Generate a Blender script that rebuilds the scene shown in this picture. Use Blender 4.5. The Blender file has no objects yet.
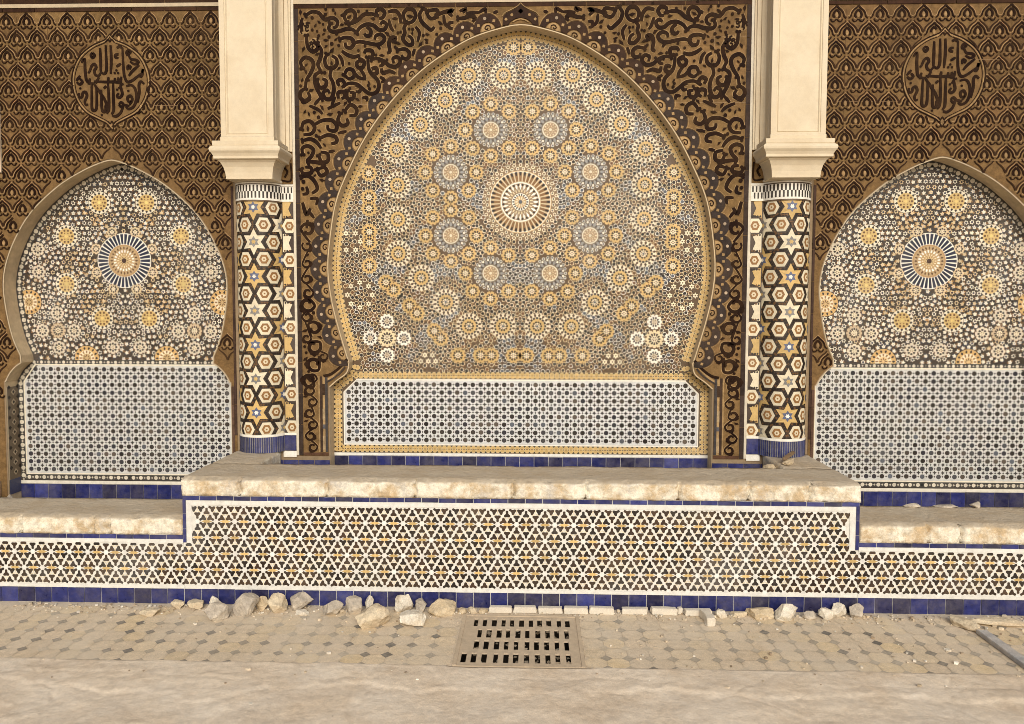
import bpy, bmesh, math, random
import numpy as np
from mathutils import Vector, noise
from mathutils.geometry import tessellate_polygon
random.seed(7)
PI = math.pi
sc = bpy.context.scene
COL = sc.collection

# ------------------------------------------------------------------ materials
def new_mat(name):
    m = bpy.data.materials.new(name); m.use_nodes = True
    nt = m.node_tree; b = nt.nodes['Principled BSDF']
    return m, nt, b
def N(nt, t, **kw):
    n = nt.nodes.new(t)
    for k, v in kw.items(): setattr(n, k, v)
    return n
def noise_node(nt, vec, scale, detail=4, rough=.6):
    n = N(nt, 'ShaderNodeTexNoise'); n.inputs['Scale'].default_value = scale
    n.inputs['Detail'].default_value = detail; n.inputs['Roughness'].default_value = rough
    nt.links.new(vec, n.inputs['Vector']); return n.outputs['Fac']
def ramp(nt, fac, a, b, lo=0., hi=1.):
    r = N(nt, 'ShaderNodeMapRange'); r.inputs['From Min'].default_value = a; r.inputs['From Max'].default_value = b
    r.inputs['To Min'].default_value = lo; r.inputs['To Max'].default_value = hi; r.clamp = True
    nt.links.new(fac, r.inputs['Value']); return r.outputs['Result']
def mix(nt, fac, a, b, mode='MIX'):
    m = N(nt, 'ShaderNodeMix', data_type='RGBA', blend_type=mode)
    if isinstance(fac, float): m.inputs[0].default_value = fac
    else: nt.links.new(fac, m.inputs[0])
    for i, s in ((6, a), (7, b)):
        if isinstance(s, tuple): m.inputs[i].default_value = (*s, 1)
        else: nt.links.new(s, m.inputs[i])
    return m.outputs[2]
def mul(nt, a, b, op='MULTIPLY'):
    m = N(nt, 'ShaderNodeMath', operation=op)
    for i, s in ((0, a), (1, b)):
        if isinstance(s, (int, float)): m.inputs[i].default_value = s
        else: nt.links.new(s, m.inputs[i])
    return m.outputs[0]
def surf(name, base=None, rough=.4, grime=.25, dust=(.42, .31, .18), dustz=0., bump=.15, bscale=60., gscale=3., spec=.5, var=.12, second=None, sscale=4., bdist=.004, third=None, tscale=2., tamt=1., speck=0.):
    m, nt, b = new_mat(name)
    tc = N(nt, 'ShaderNodeTexCoord'); v = tc.outputs['Object']
    if base is None:
        at = N(nt, 'ShaderNodeAttribute', attribute_name='Col'); c = at.outputs['Color']
    else: c = base
    if second is not None:
        c = mix(nt, ramp(nt, noise_node(nt, v, sscale, 9, .72), .45, .58), c, second)
    if third is not None:
        c = mix(nt, mul(nt, ramp(nt, noise_node(nt, v, tscale, 9, .75), .53, .64), tamt), c, third)
    n1 = noise_node(nt, v, 25., 5)
    n1r = ramp(nt, n1, .3, .7, 1-var, 1+var)
    cb = N(nt, 'ShaderNodeVectorMath', operation='SCALE')
    if isinstance(c, tuple): cb.inputs[0].default_value = c
    else: nt.links.new(c, cb.inputs[0])
    if speck: n1r = mul(nt, n1r, ramp(nt, noise_node(nt, v, 170., 4, .8), .32, .68, 1-speck, 1+speck))
    nt.links.new(n1r, cb.inputs['Scale']); c = cb.outputs[0]
    g = ramp(nt, noise_node(nt, v, gscale, 8, .7), .42, .72, 0., grime*2)
    fine = ramp(nt, noise_node(nt, v, 90., 3), .35, .65, .5, 1.)
    g = mul(nt, g, fine)
    if dustz:
        ge = N(nt, 'ShaderNodeNewGeometry'); sx = N(nt, 'ShaderNodeSeparateXYZ'); nt.links.new(ge.outputs['Normal'], sx.inputs[0])
        z = ramp(nt, sx.outputs['Z'], .3, .85, 0., dustz)
        g = mul(nt, g, z, 'MAXIMUM')
    c = mix(nt, g, c, dust)
    nt.links.new(c, b.inputs['Base Color'])
    rr = mul(nt, ramp(nt, g, 0., .6, rough, .9), ramp(nt, n1, .3, .7, .85, 1.15))
    nt.links.new(rr, b.inputs['Roughness'])
    b.inputs['Specular IOR Level'].default_value = spec
    if bump:
        bp = N(nt, 'ShaderNodeBump'); bp.inputs['Strength'].default_value = bump; bp.inputs['Distance'].default_value = bdist
        nt.links.new(noise_node(nt, v, bscale, 6, .65), bp.inputs['Height']); nt.links.new(bp.outputs[0], b.inputs['Normal'])
    return m
TILE = surf('glazed_mosaic', rough=.42, spec=.32, grime=.09, bump=.25, bscale=35, dust=(.36, .30, .21), third=(.60, .59, .57), tscale=1.3, tamt=.09, speck=.08)
CARVE = surf('carved_tile', rough=.6, grime=.10, bump=.35, bscale=120, dust=(.20, .115, .05), spec=.05, var=.3, gscale=5, speck=.2, third=(.06, .035, .018), tscale=1.6, tamt=.3)
BLUE = surf('blue_glaze', rough=.3, spec=.4, grime=.24, bump=.25, bscale=14, dust=(.17, .15, .15), gscale=9, var=.3, speck=.15)
PLASTER = surf('cream_plaster', base=(.70, .60, .435), rough=.75, grime=.16, bump=.22, bscale=40, spec=.25, var=.035, second=(.65, .545, .385), sscale=2.5, speck=.04, dust=(.5, .37, .2))
REVEAL = surf('stone_reveal', base=(.62, .49, .31), rough=.8, grime=.2, bump=.3, bscale=60, spec=.2, second=(.55, .43, .28), dust=(.2, .15, .1))
COPING = surf('worn_limestone', base=(.80, .74, .60), rough=.85, grime=.2, dustz=.85, bump=.8, bscale=28, spec=.12, second=(.56, .42, .25), sscale=4.5, dust=(.45, .37, .265), gscale=9, var=.2, bdist=.016, third=(.50, .46, .40), tscale=3.1, speck=.16)
MASON = surf('masonry', base=(.25, .18, .11), rough=.9, grime=.3, bump=.5, bscale=30, spec=.1)
FLOOR = surf('dusty_floor_tile', rough=.8, grime=.55, speck=.2, dust=(.66, .57, .44), bump=.5, bscale=22, spec=.2, gscale=2.2, bdist=.006)
APRON = surf('worn_cement', base=(.72, .605, .46), rough=.9, grime=.3, dust=(.76, .70, .60), second=(.645, .525, .385), sscale=2.2, bump=.32, bscale=34, spec=.1, gscale=3.3, var=.12, bdist=.015, speck=.12, third=(.54, .44, .33), tscale=2.7, tamt=.4)
DARK = surf('dark_pit', base=(.035, .027, .02), rough=.9, grime=.2, bump=0, spec=.1, dust=(.12, .1, .07))
GRATE = surf('cast_grating', base=(.50, .40, .28), rough=.75, grime=.35, bump=.5, bscale=70, spec=.3, dust=(.60, .47, .32), gscale=6)
METAL = surf('weathered_metal', base=(.34, .34, .34), second=(.50, .47, .43), sscale=9., speck=.2, rough=.65, grime=.45, bump=.4, bscale=50, spec=.5, dust=(.42, .36, .3), gscale=8)
WOOD = surf('old_wood', base=(.24, .16, .09), rough=.85, grime=.3, bump=.8, bscale=30, spec=.15, second=(.16, .105, .06), sscale=12)
WHITEBAR = surf('white_edging', base=(.68, .62, .51), speck=.15, rough=.5, grime=.28, bump=.3, bscale=40, spec=.35, dust=(.45, .34, .22), dustz=.12, gscale=14)
def rockmat(name, a, b): return surf(name, base=a, second=b, rough=.88, grime=.2, bump=.8, bscale=26, spec=.12, sscale=9., dust=(.45, .36, .25), gscale=11, dustz=.15, var=.2, bdist=.012, speck=.2)
R_CREAM = rockmat('cream_rubble', (.64, .54, .38), (.50, .40, .27))
R_GREY = rockmat('grey_rubble', (.40, .35, .285), (.55, .48, .38))
R_WHITE = rockmat('white_rubble', (.74, .68, .56), (.58, .50, .38))
R_OCHRE = rockmat('ochre_rubble', (.52, .41, .26), (.58, .48, .33))

# colours of the glazes (albedo)
BLACK = (.018, .012, .009); INK = (.024, .022, .030); BROWN = (.13, .062, .022); RUST = (.24, .115, .035)
CREAM = (.72, .63, .45); WHITE = (.80, .76, .66); YEL = (.57, .385, .145); GREY = (.24, .24, .24); SLATE = (.085, .095, .115)
COBALT = (.021, .026, .118); CLAY = (.195, .117, .048); TAN = (.33, .215, .10); DKB = (.016, .007, .004)

# ------------------------------------------------------------------ geometry helpers
class MB:
    def __init__(s, T=None, jit=.12): s.v = []; s.f = []; s.c = []; s.T = T or (lambda u, v, h: (u, v, h)); s.j = jit; s.k = 0
    def add(s, pts3, faces, col, j=None):
        j = s.j if j is None else j
        k = 1 + random.uniform(-j, j); n = len(s.v)
        s.v += pts3; s.c += [(col[0]*k, col[1]*k, col[2]*k)]*len(pts3)
        s.f += [tuple(i+n for i in f) for f in faces]
    def poly(s, pts, col, h=.001, j=None):
        s.k += 1; h += (s.k % 13)*1.3e-5
        s.add([s.T(p[0], p[1], h) for p in pts], [tuple(range(len(pts)))], col, j)
    def big(s, pts, col, h, j=0):           # concave polygon, tessellated
        tr = tessellate_polygon([[Vector((p[0], p[1], 0)) for p in pts]])
        s.add([s.T(p[0], p[1], h) for p in pts], [tuple(t) for t in tr], col, j)
    def prism(s, pts, col, h0, h1, j=None):
        s.k += 1; h1 += (s.k % 13)*1.3e-5
        n = len(pts)
        s.add([s.T(p[0], p[1], h1) for p in pts]+[s.T(p[0], p[1], h0) for p in pts],
              [tuple(range(n))]+[(i, (i+1) % n, n+(i+1) % n, n+i) for i in range(n)], col, j)
    def rect(s, x0, z0, x1, z1, col, h=.001, j=None): s.poly([(x0, z0), (x1, z0), (x1, z1), (x0, z1)], col, h, j)
    def ngon(s, x, z, r, n, col, h=.001, a=0., j=None, e=1.):
        s.poly([(x+r*math.cos(a+2*PI*i/n), z+e*r*math.sin(a+2*PI*i/n)) for i in range(n)], col, h, j)
    def star(s, x, z, r, q, n, col, h=.001, a=PI/2, j=None):
        s.poly([(x+(r if i % 2 == 0 else q)*math.cos(a+PI*i/n), z+(r if i % 2 == 0 else q)*math.sin(a+PI*i/n)) for i in range(2*n)], col, h, j)
    def spokes(s, x, z, r0, r1, n, w0, w1, col, h=.001, a=0., j=None):   # ring of wedges, w = fraction of the sector
        for i in range(n):
            t = a+2*PI*i/n; d0 = PI/n*w0; d1 = PI/n*w1
            s.poly([(x+r0*math.cos(t-d0), z+r0*math.sin(t-d0)), (x+r1*math.cos(t-d1), z+r1*math.sin(t-d1)),
                    (x+r1*math.cos(t+d1), z+r1*math.sin(t+d1)), (x+r0*math.cos(t+d0), z+r0*math.sin(t+d0))], col, h, j)
    def kites(s, x, z, r0, rm, r1, n, w, col, h=.001, a=0., j=None):
        for i in range(n):
            t = a+2*PI*i/n; d = PI/n*w
            s.poly([(x+r0*math.cos(t), z+r0*math.sin(t)), (x+rm*math.cos(t-d), z+rm*math.sin(t-d)),
                    (x+r1*math.cos(t), z+r1*math.sin(t)), (x+rm*math.cos(t+d), z+rm*math.sin(t+d))], col, h, j)
    def stroke(s, pts, w, col, h0=0., h1=.004, n=5, w1=None, j=.1, closed=False, prof=None):
        s.k += 1; h1 += (s.k % 37)*2.5e-5
        P = spline(pts, n, closed); m = len(P)
        L = []; R = []
        for i, p in enumerate(P):
            a = P[max(i-1, 0)]; b = P[min(i+1, m-1)]
            if closed: a = P[(i-1) % m]; b = P[(i+1) % m]
            dx, dz = b[0]-a[0], b[1]-a[1]; l = math.hypot(dx, dz) or 1e-9
            t = i/(m-1)
            ww = w if w1 is None else w+(w1-w)*t
            if prof: ww *= prof(t)
            nx, nz = -dz/l*ww/2, dx/l*ww/2
            L.append((p[0]+nx, p[1]+nz)); R.append((p[0]-nx, p[1]-nz))
        V = [s.T(*q, h1) for q in L]+[s.T(*q, h1) for q in R]+[s.T(*q, h0) for q in L]+[s.T(*q, h0) for q in R]
        F = []
        for i in range(m if closed else m-1):
            k = (i+1) % m
            F += [(i, k, m+k, m+i), (i, k, 2*m+k, 2*m+i), (m+i, m+k, 3*m+k, 3*m+i)]
        s.add(V, F, col, j)
    def box(s, x0, y0, z0, x1, y1, z1, col=(.5, .5, .5), j=0):
        s.add([(x, y, z) for z in (z0, z1) for y in (y0, y1) for x in (x0, x1)],
              [(0, 1, 3, 2), (4, 5, 7, 6), (0, 1, 5, 4), (2, 3, 7, 6), (0, 2, 6, 4), (1, 3, 7, 5)], col, j)
    def flip(s):                            # add the mirror image across x = 0
        n = len(s.v); s.v += [(-x, y, z) for x, y, z in s.v[:n]]; s.c += s.c[:n]
        s.f += [tuple(i+n for i in reversed(f)) for f in s.f[:]]
    def build(s, name, mat, parent=None, smooth=False):
        me = bpy.data.meshes.new(name); me.from_pydata(s.v, [], s.f)
        at = me.color_attributes.new('Col', 'FLOAT_COLOR', 'POINT')
        at.data.foreach_set('color', np.array([(min(a, 1), min(b, 1), min(c, 1), 1) for a, b, c in s.c], dtype=np.float32).ravel())
        me.materials.append(mat)
        if smooth: me.polygons.foreach_set('use_smooth', [True]*len(me.polygons))
        me.update()
        o = bpy.data.objects.new(name, me); COL.objects.link(o)
        if parent: o.parent = parent
        return o
def spline(P, n=5, closed=False):
    if len(P) < 3: 
        a, b = P; return [(a[0]+(b[0]-a[0])*i/2, a[1]+(b[1]-a[1])*i/2) for i in range(3)]
    out = []; m = len(P); rng = range(m if closed else m-1)
    for i in rng:
        if closed: p0, p1, p2, p3 = (P[(i+k) % m] for k in (-1, 0, 1, 2))
        else: p0, p1, p2, p3 = P[max(i-1, 0)], P[i], P[i+1], P[min(i+2, m-1)]
        for k in range(n):
            t = k/n
            out.append(tuple(.5*(2*p1[a]+(p2[a]-p0[a])*t+(2*p0[a]-5*p1[a]+4*p2[a]-p3[a])*t*t+(3*p1[a]-p0[a]-3*p2[a]+p3[a])*t**3) for a in (0, 1)))
    if not closed: out.append(tuple(P[-1]))
    return out
def resample(P, step):
    d = [0.]
    for a, b in zip(P, P[1:]): d.append(d[-1]+math.dist(a, b))
    n = max(1, round(d[-1]/step)); out = []; k = 0
    for i in range(n+1):
        t = d[-1]*i/n
        while k < len(d)-2 and d[k+1] < t: k += 1
        f = (t-d[k])/max(d[k+1]-d[k], 1e-9)
        out.append((P[k][0]+(P[k+1][0]-P[k][0])*f, P[k][1]+(P[k+1][1]-P[k][1])*f))
    return out
def frames(P, step):                        # midpoints of equal steps with unit tangents, left normal
    Q = resample(P, step); out = []
    for a, b in zip(Q, Q[1:]):
        l = math.dist(a, b) or 1e-9; t = ((b[0]-a[0])/l, (b[1]-a[1])/l)
        out.append((((a[0]+b[0])/2, (a[1]+b[1])/2), t, (-t[1], t[0]), l))
    return out
def wall(y0, x0=0., s=1): return lambda u, v, h: (x0+s*u, y0-h, v)
def inside(poly, X, Z):
    r = np.zeros(len(X), bool); n = len(poly)
    for i in range(n):
        x1, z1 = poly[i]; x2, z2 = poly[(i+1) % n]
        if z1 == z2: continue
        c = ((z1 > Z) != (z2 > Z)) & (X < (x2-x1)*(Z-z1)/(z2-z1)+x1); r ^= c
    return r
def empty(name, label, cat, group=None, loc=(0, 0, 0)):
    o = bpy.data.objects.new(name, None); o.location = loc; COL.objects.link(o); o.empty_display_size = .2
    return tag(o, label, cat, group)
def tag(o, label, cat, group=None):
    o['label'] = label; o['category'] = cat
    if group: o['group'] = group
    return o
def struct(o): o['kind'] = 'structure'; return o

# ------------------------------------------------------------------ niche outlines (half, from the crown down)
CEN_ARC = [(0, 3.815), (.10, 3.802), (.325, 3.735), (.523, 3.628), (.722, 3.485), (.92, 3.285), (1.083, 3.070), (1.205, 2.850), (1.315, 2.590), (1.368, 2.281), (1.379, 2.081), (1.355, 1.884), (1.312, 1.70), (1.262, 1.527), (1.234, 1.436)]
CEN_CH = [(1.234, 1.436), (1.252, 1.362), (1.325, 1.305), (1.374, 1.262)]
CEN_V = [(1.378, 1.262), (1.378, .20)]
SID_ARC = [(0, 2.888), (.07, 2.872), (.206, 2.815), (.39, 2.707), (.590, 2.529), (.711, 2.352), (.795, 2.160), (.824, 1.99), (.808, 1.80), (.768, 1.61), (.715, 1.478)]
SID_CH = [(.712, 1.424), (.755, 1.395), (.800, 1.345), (.832, 1.286)]
SID_V = [(.838, 1.286), (.838, .20)]
def half(arc, ch, v): return spline(arc, 6)+spline(ch, 5)+list(v)
CEN = half(CEN_ARC, CEN_CH, CEN_V); SID = half(SID_ARC, SID_CH, SID_V)
XN = 2.94          # side niche centre
DEP = .15          # depth of the recesses
def full(H, x0=0.): return [(x0-x, z) for x, z in reversed(H)]+[(x0+x, z) for x, z in H[1:]]
WX, WB, WT = 5.3, .20, 5.2

# ------------------------------------------------------------------ the wall
wall_root = empty('fountain_wall', 'tall wall faced with brown carved tile panels around three arched niches', 'wall')
m = MB(wall(0))
out = [(-WX, WB)]+full(SID, -XN)+full(CEN)+full(SID, XN)+[(WX, WB), (WX, WT), (-WX, WT)]
m.big(out, (.25, .18, .11), 0)
m.add([(-WX, 0, WT), (WX, 0, WT), (WX, .5, WT), (-WX, .5, WT)], [(0, 1, 2, 3)], (.25, .18, .11))
for x in (-WX, WX): m.add([(x, 0, WB), (x, .5, WB), (x, .5, WT), (x, 0, WT)], [(0, 1, 2, 3)], (.25, .18, .11))
m.build('masonry', MASON, wall_root)

def notch(H, off):            # the half outline pushed outward a little
    o = []
    for i, p in enumerate(H):
        a = H[max(i-1, 0)]; b = H[min(i+1, len(H)-1)]; dx, dz = b[0]-a[0], b[1]-a[1]; l = math.hypot(dx, dz) or 1
        o.append((max(p[0]-dz/l*off if i else 0, 0), p[1]+dx/l*off))
    return o
# --- centre spandrel panel
FX, FB, FT = 1.603, .753, 3.966
def clip_low(H, zb): return [p for p in H if p[1] > zb]+[(H[-1][0], zb)]
spa = MB(lambda u, v, h: (u, -h*1.15, v), .1)
CN = notch(CEN, .009)
cn = clip_low(CN, FB)
poly = [(-FX, FB)]+full(cn)+[(FX, FB), (FX, FT), (-FX, FT)]
spa.big(poly, CLAY, .003)
def tile_blocks(mb, x0, x1, z0, z1, ok, col, h=.0036, st=.223):
    i = 0; x = x0
    while x < x1-.05:
        z = z0; off = 0
        while z < z1-.05:
            a, b_, c, d_ = x, min(x+st, x1), z, min(z+st, z1)
            pts = [(a, c), (b_, c), (b_, d_), (a, d_), ((a+b_)/2, (c+d_)/2), ((a+b_)/2, c), ((a+b_)/2, d_), (a, (c+d_)/2), (b_, (c+d_)/2)]
            if all(ok(*p) for p in pts):
                k = random.uniform(.74, 1.16); mb.rect(a+.0008, c+.0008, b_-.0008, d_-.0008, (col[0]*k, col[1]*k*random.uniform(.97, 1.03), col[2]*k), h, 0)
            z += st
        x += st
def border_tiles(mb, x0, z0, x1, z1, col, h, step=.225):
    hor = abs(x1-x0) > abs(z1-z0); L = abs(x1-x0) if hor else abs(z1-z0); n = max(1, round(L/step))
    for i in range(n):
        a, b = i/n, (i+1)/n; g = .0022
        if hor: mb.prism([(x0+L*a+g, z0), (x0+L*b-g, z0), (x0+L*b-g, z1), (x0+L*a+g, z1)], col, .002, h, .25)
        else: mb.prism([(x0, z0+L*a+g), (x1, z0+L*a+g), (x1, z0+L*b-g), (x0, z0+L*b-g)], col, .002, h, .25)
for s in (-1, 1):
    a, b = sorted((s*FX, s*(FX-.030)))
    border_tiles(spa, a, FB+.002, b, FT-.026, (.045, .032, .027), .0065)
border_tiles(spa, -FX, FT-.025, FX, FT, (.045, .022, .014), .0065)
_in = [(0, .2), (0, 3.83)]+CN
tile_blocks(spa, 0, FX-.031, FB+.01, FT-.027, lambda x, z: not inside(_in, np.array([abs(x)]), np.array([z]))[0] and abs(x) < FX, CLAY)
tile_blocks(spa, -FX+.031, 0, FB+.01, FT-.027, lambda x, z: not inside(_in, np.array([abs(x)]), np.array([z]))[0] and abs(x) < FX, CLAY)
# lobed band round the arch
lob = MB(spa.T, .15)
arc_fr = frames([p for p in spline(CEN_ARC, 8)], .157)
for i, (p, t, n, l) in enumerate(arc_fr):
    if i == 0: continue
    ou = (-n[0], -n[1]) if False else (n[0], n[1])
    def loc(a, b): return (p[0]+t[0]*a+ou[0]*b, p[1]+t[1]*a+ou[1]*b)
    R1, R0 = .104, .056
    ring = [loc(R1*.92*math.cos(q), .012+R1*1.12*math.sin(q)) for q in np.linspace(PI, 0, 15)]+[loc(R0*math.cos(q), .01+R0*1.0*math.sin(q)) for q in np.linspace(0, PI, 9)]
    dark = (.040, .030, .026) if i > 6 else (.036, .020, .014)
    lob.add([lob.T(*q, .0075+.0008*(i % 2)) for q in ring]+[lob.T(*q, .002) for q in ring],
            [tuple(range(len(ring)))]+[(k, (k+1) % len(ring), len(ring)+(k+1) % len(ring), len(ring)+k) for k in range(len(ring))], dark)
    rl = [loc(R1*.98*math.cos(q), .012+R1*1.2*math.sin(q)) for q in np.linspace(PI, 0, 9)]
    lob.stroke(rl, .004, TAN, .002, .006, 2)
    for q, rr in ((PI*.5, .0115), (PI*.80, .013), (PI*.2, .013)):
        c = loc(.070*math.cos(q), .012+.082*math.sin(q))
        lob.ngon(c[0], c[1], rr, 8 if q == PI*.5 else 4, TAN if q != PI*.5 else (.42, .32, .22), .0095, q, .15)
    ri = [loc(R0*.86*math.cos(q), .012+R0*.84*math.sin(q)) for q in np.linspace(PI, 0, 9)]
    lob.poly(ri, TAN, .0048)
    c = loc(0, .03); lob.stroke([loc(-.016, .014), loc(-.02, .034), loc(0, .044), loc(.018, .03), loc(.006, .018), loc(-.004, .026)], .007, DKB, .004, .0075, 3)
# crown lobe (half of it, mirrored with the rest)
lob.prism([(0, 3.958), (.018, 3.935), (.055, 3.912), (.10, 3.892), (.122, 3.868), (.126, 3.808), (.085, 3.815), (.068, 3.838), (.036, 3.856), (0, 3.862)], (.036, .020, .014), .002, .0105)
lob.stroke([(0, 3.964), (.02, 3.943), (.06, 3.920), (.108, 3.898), (.130, 3.872)], .005, TAN, .002, .009, 3)
lob.ngon(.0, 3.905, .018, 4, (.42, .32, .22), .0117); lob.ngon(.062, 3.880, .011, 6, TAN, .0117); lob.ngon(.102, 3.850, .012, 4, TAN, .0117)
lob.stroke([(0, 3.853), (.03, 3.846), (.055, 3.832)], .008, TAN, .002, .010, 3)
# bracket beside the dado
lob.stroke([(1.245, 1.462), (1.30, 1.40), (1.365, 1.352), (1.42, 1.338)], .020, DKB, .002, .0075, 4)
lob.stroke([(1.262, 1.432), (1.31, 1.376), (1.372, 1.322), (1.42, 1.308)], .016, TAN, .002, .0065, 4)
lob.stroke([(1.262, 1.402), (1.315, 1.345), (1.40, 1.292)], .012, (.05, .04, .035), .002, .0075, 4)
for a, b, c_, h in ((1.448, 1.458, TAN, .006), (1.428, 1.446, (.045, .028, .02), .0075), (1.410, 1.427, TAN, .006), (1.390, 1.409, (.06, .055, .055), .0075)):
    lob.rect(a, FB+.03, b, 1.335, c_, h)
for z0, z1, c_ in ((.80, .90, (.38, .27, .15)), (.955, .985, (.1, .1, .11)), (1.02, 1.10, (.40, .29, .16)), (1.2, 1.28, (.05, .03, .02))):
    lob.rect(1.409, z0, 1.428, z1, c_, .0085)
lob.rect(1.388, FB+.004, 1.57, FB+.026, (.10, .05, .03), .0065)
lob.flip()
spa.v, n0 = spa.v, len(spa.v)
def merge(a, b):
    n = len(a.v); a.v += b.v; a.c += b.c; a.f += [tuple(i+n for i in f) for f in b.f]
merge(spa, lob)
# arabesque
ara = MB(spa.T, .18)
outl = np.array(CN[:-2])
def arab_ok(x, z, mrg):
    if x > FX-.035-mrg or x < 0 or z > FT-.03-mrg or z < FB+.03+mrg: return False
    if z < 1.36: return x > 1.462+mrg
    d = np.min(np.hypot(outl[:, 0]-x, outl[:, 1]-z))
    if d < .118+mrg: return False
    return not inside(poly_in, np.array([x]), np.array([z]))[0]
poly_in = [(0, .2)]+[(0, 3.815)]+CEN

SCR_A = [[(45,100),(90,76),(140,86),(165,115),(190,132),(240,120),(276,145),(270,180),(245,190)], [(225,160),(213,192),(235,216),(290,215),(340,200),(390,205),(420,232)], [(418,228),(440,192),(490,168),(540,176),(580,206),(620,205),(636,172),(612,150),(592,168)],
 [(345,150),(326,112),(345,76),(385,70),(407,100),(396,140),(362,166)], [(362,166),(400,152),(435,130),(470,100),(520,94),(560,102)], [(300,108),(328,96)], [(562,102),(564,72),(600,64),(622,90),(606,122),(580,126)], [(490,186),(520,210),(516,246),(490,250),(474,234)],
 [(296,272),(330,260),(380,268),(398,300),(376,332),(342,326),(334,296)], [(396,300),(440,290),(500,300),(570,312),(612,292),(620,260),(590,240),(558,250),(550,276)], [(310,355),(350,382),(400,396),(442,384)], [(284,382),(308,412),(320,462)],
 [(200,378),(184,420),(200,466),(240,476),(272,450),(270,410),(238,388)], [(236,476),(224,530),(246,580),(252,640),(230,692),(190,690),(174,650),(204,630),(222,655)], [(20,472),(8,430),(40,398),(86,414),(102,455),(80,512),(50,560),(44,618)], [(44,618),(10,640),(6,682),(40,706),(76,680),(60,645)],
 [(50,245),(58,320),(95,358),(132,336),(124,300),(98,294)], [(128,300),(160,350),(150,410),(134,450),(156,492)], [(152,500),(112,530),(120,600),(150,662),(172,714)], [(128,562),(150,612),(190,602),(196,566),(168,550)],
 [(772,152),(758,102),(786,64),(830,70),(848,110),(826,150),(788,162)], [(788,162),(764,192),(770,230),(756,272),(790,312),(826,310),(820,270),(794,250)], [(1002,126),(960,132),(934,100),(950,64),(992,58)], [(900,64),(878,100),(890,150),(930,190),(962,212),(984,190)],
 [(652,136),(668,190),(688,218)], [(648,82),(700,75),(732,110),(740,162)], [(694,290),(702,264),(668,266),(654,310),(662,360),(640,372)], [(718,352),(770,344),(802,370),(796,406),(760,412),(748,386)], [(848,188),(876,230),(864,292)], [(842,345),(828,392)],
 [(474,372),(490,350),(532,358),(532,396),(500,402)], [(500,402),(504,460),(520,510),(570,560),(582,610),(560,652),(510,656),(460,620),(420,590),(360,584),(320,612)], [(528,416),(570,410),(620,430),(660,462),(712,466),(738,430),(716,400),(684,410),(690,442)],
 [(330,524),(350,486),(390,490),(402,530),(370,552),(344,540)], [(392,492),(430,540),(482,556)], [(440,480),(470,520),(482,562)], [(444,422),(418,440),(430,472),(464,470),(474,430),(444,408)], [(574,432),(602,424),(612,452),(584,462)], [(528,482),(560,474),(568,510),(536,518),(518,496)],
 [(600,480),(610,512),(660,500),(702,516)], [(292,602),(278,570),(310,558),(332,590),(310,612)], [(286,692),(284,650),(320,644),(336,675),(310,692)], [(350,640),(350,692),(390,692),(402,655),(370,648)], [(412,600),(446,612),(440,645),(414,640)], [(440,30),(470,55)], [(20,120),(8,170),(20,215)], [(590,540),(620,560),(600,580)], [(460,690),(492,684),(496,712)], [(560,300),(590,345)]]
SCR_A += [[(x*1.0+(420-300)*7.24-0, y) for x, y in q] for q in ([(60,80),(82,60),(128,70),(140,100),(112,130),(76,126)], [(136,110),(170,92),(210,82),(250,76),(246,50),(214,54),(220,90),(246,116)], [(184,108),(190,160),(212,192)], [(255,160),(224,164),(224,196),(250,202)], [(300,82),(324,48),(348,66),(324,92)], [(345,96),(390,60),(432,60),(440,92)], [(440,92),(454,54),(486,68),(488,102)], [(290,132),(330,130),(380,115),(412,130),(394,156)], [(500,48),(506,102)], [(538,58),(545,96),(576,86),(560,58)], [(592,56),(600,98)], [(640,45),(690,50)])]
SCR_B = [[(290,92),(318,60),(350,80),(346,112),(314,116)], [(305,20),(318,58)], [(104,64),(150,84),(172,106)], [(200,80),(230,66),(266,50)], [(64,182),(74,150),(110,144),(132,175),(116,206),(74,212)], [(130,162),(170,140),(220,138),(247,165),(240,192),(205,186),(200,164)], [(265,104),(254,140),(276,166),(306,156),(300,130)], [(70,242),(110,234),(142,250),(166,282)], [(160,230),(200,214),(242,224),(247,250),(220,258)],
 [(70,312),(68,280),(100,270),(126,290),(116,322),(94,345),(106,372)], [(155,320),(170,352),(202,346),(200,310),(164,300)], [(206,300),(238,294)], [(100,350),(150,354),(192,372)], [(64,390),(74,412),(116,406),(112,380),(84,378)], [(144,390),(165,422),(197,406),(186,380),(154,386)], [(64,430),(100,424),(132,450),(147,490),(120,512)], [(58,480),(90,478),(97,510),(70,518)], [(110,540),(147,540),(142,572)], [(70,560),(64,600),(90,622),(112,590)], [(60,640),(97,650),(92,692),(64,682)], [(108,610),(130,640)], [(130,60),(160,25)], [(60,20),(72,48),(112,30)], [(75,90),(55,130)], [(255,205),(300,195)], [(220,60),(240,20)]]
DOT_A = [(245,66),(182,206),(492,76),(826,206),(66,560),(8,600),(430,76),(660,40),(800,30),(870,40),(340,30),(120,20),(540,130),(700,330),(560,385),(370,620),(140,245),(505,600),(640,420),(720,230),(905,250),(930,300),(480,320),(270,235),(190,60)]
def SP(s, x0, y0, k):
    u = x0+s[0]/k; v = y0+s[1]/k; f = (v-3.5)/452.5
    return (1.61-(u-292.4-8.3*f)*(.0070+.00024*f), 3.966-(v-3.5)*.0071)
TR = []
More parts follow.
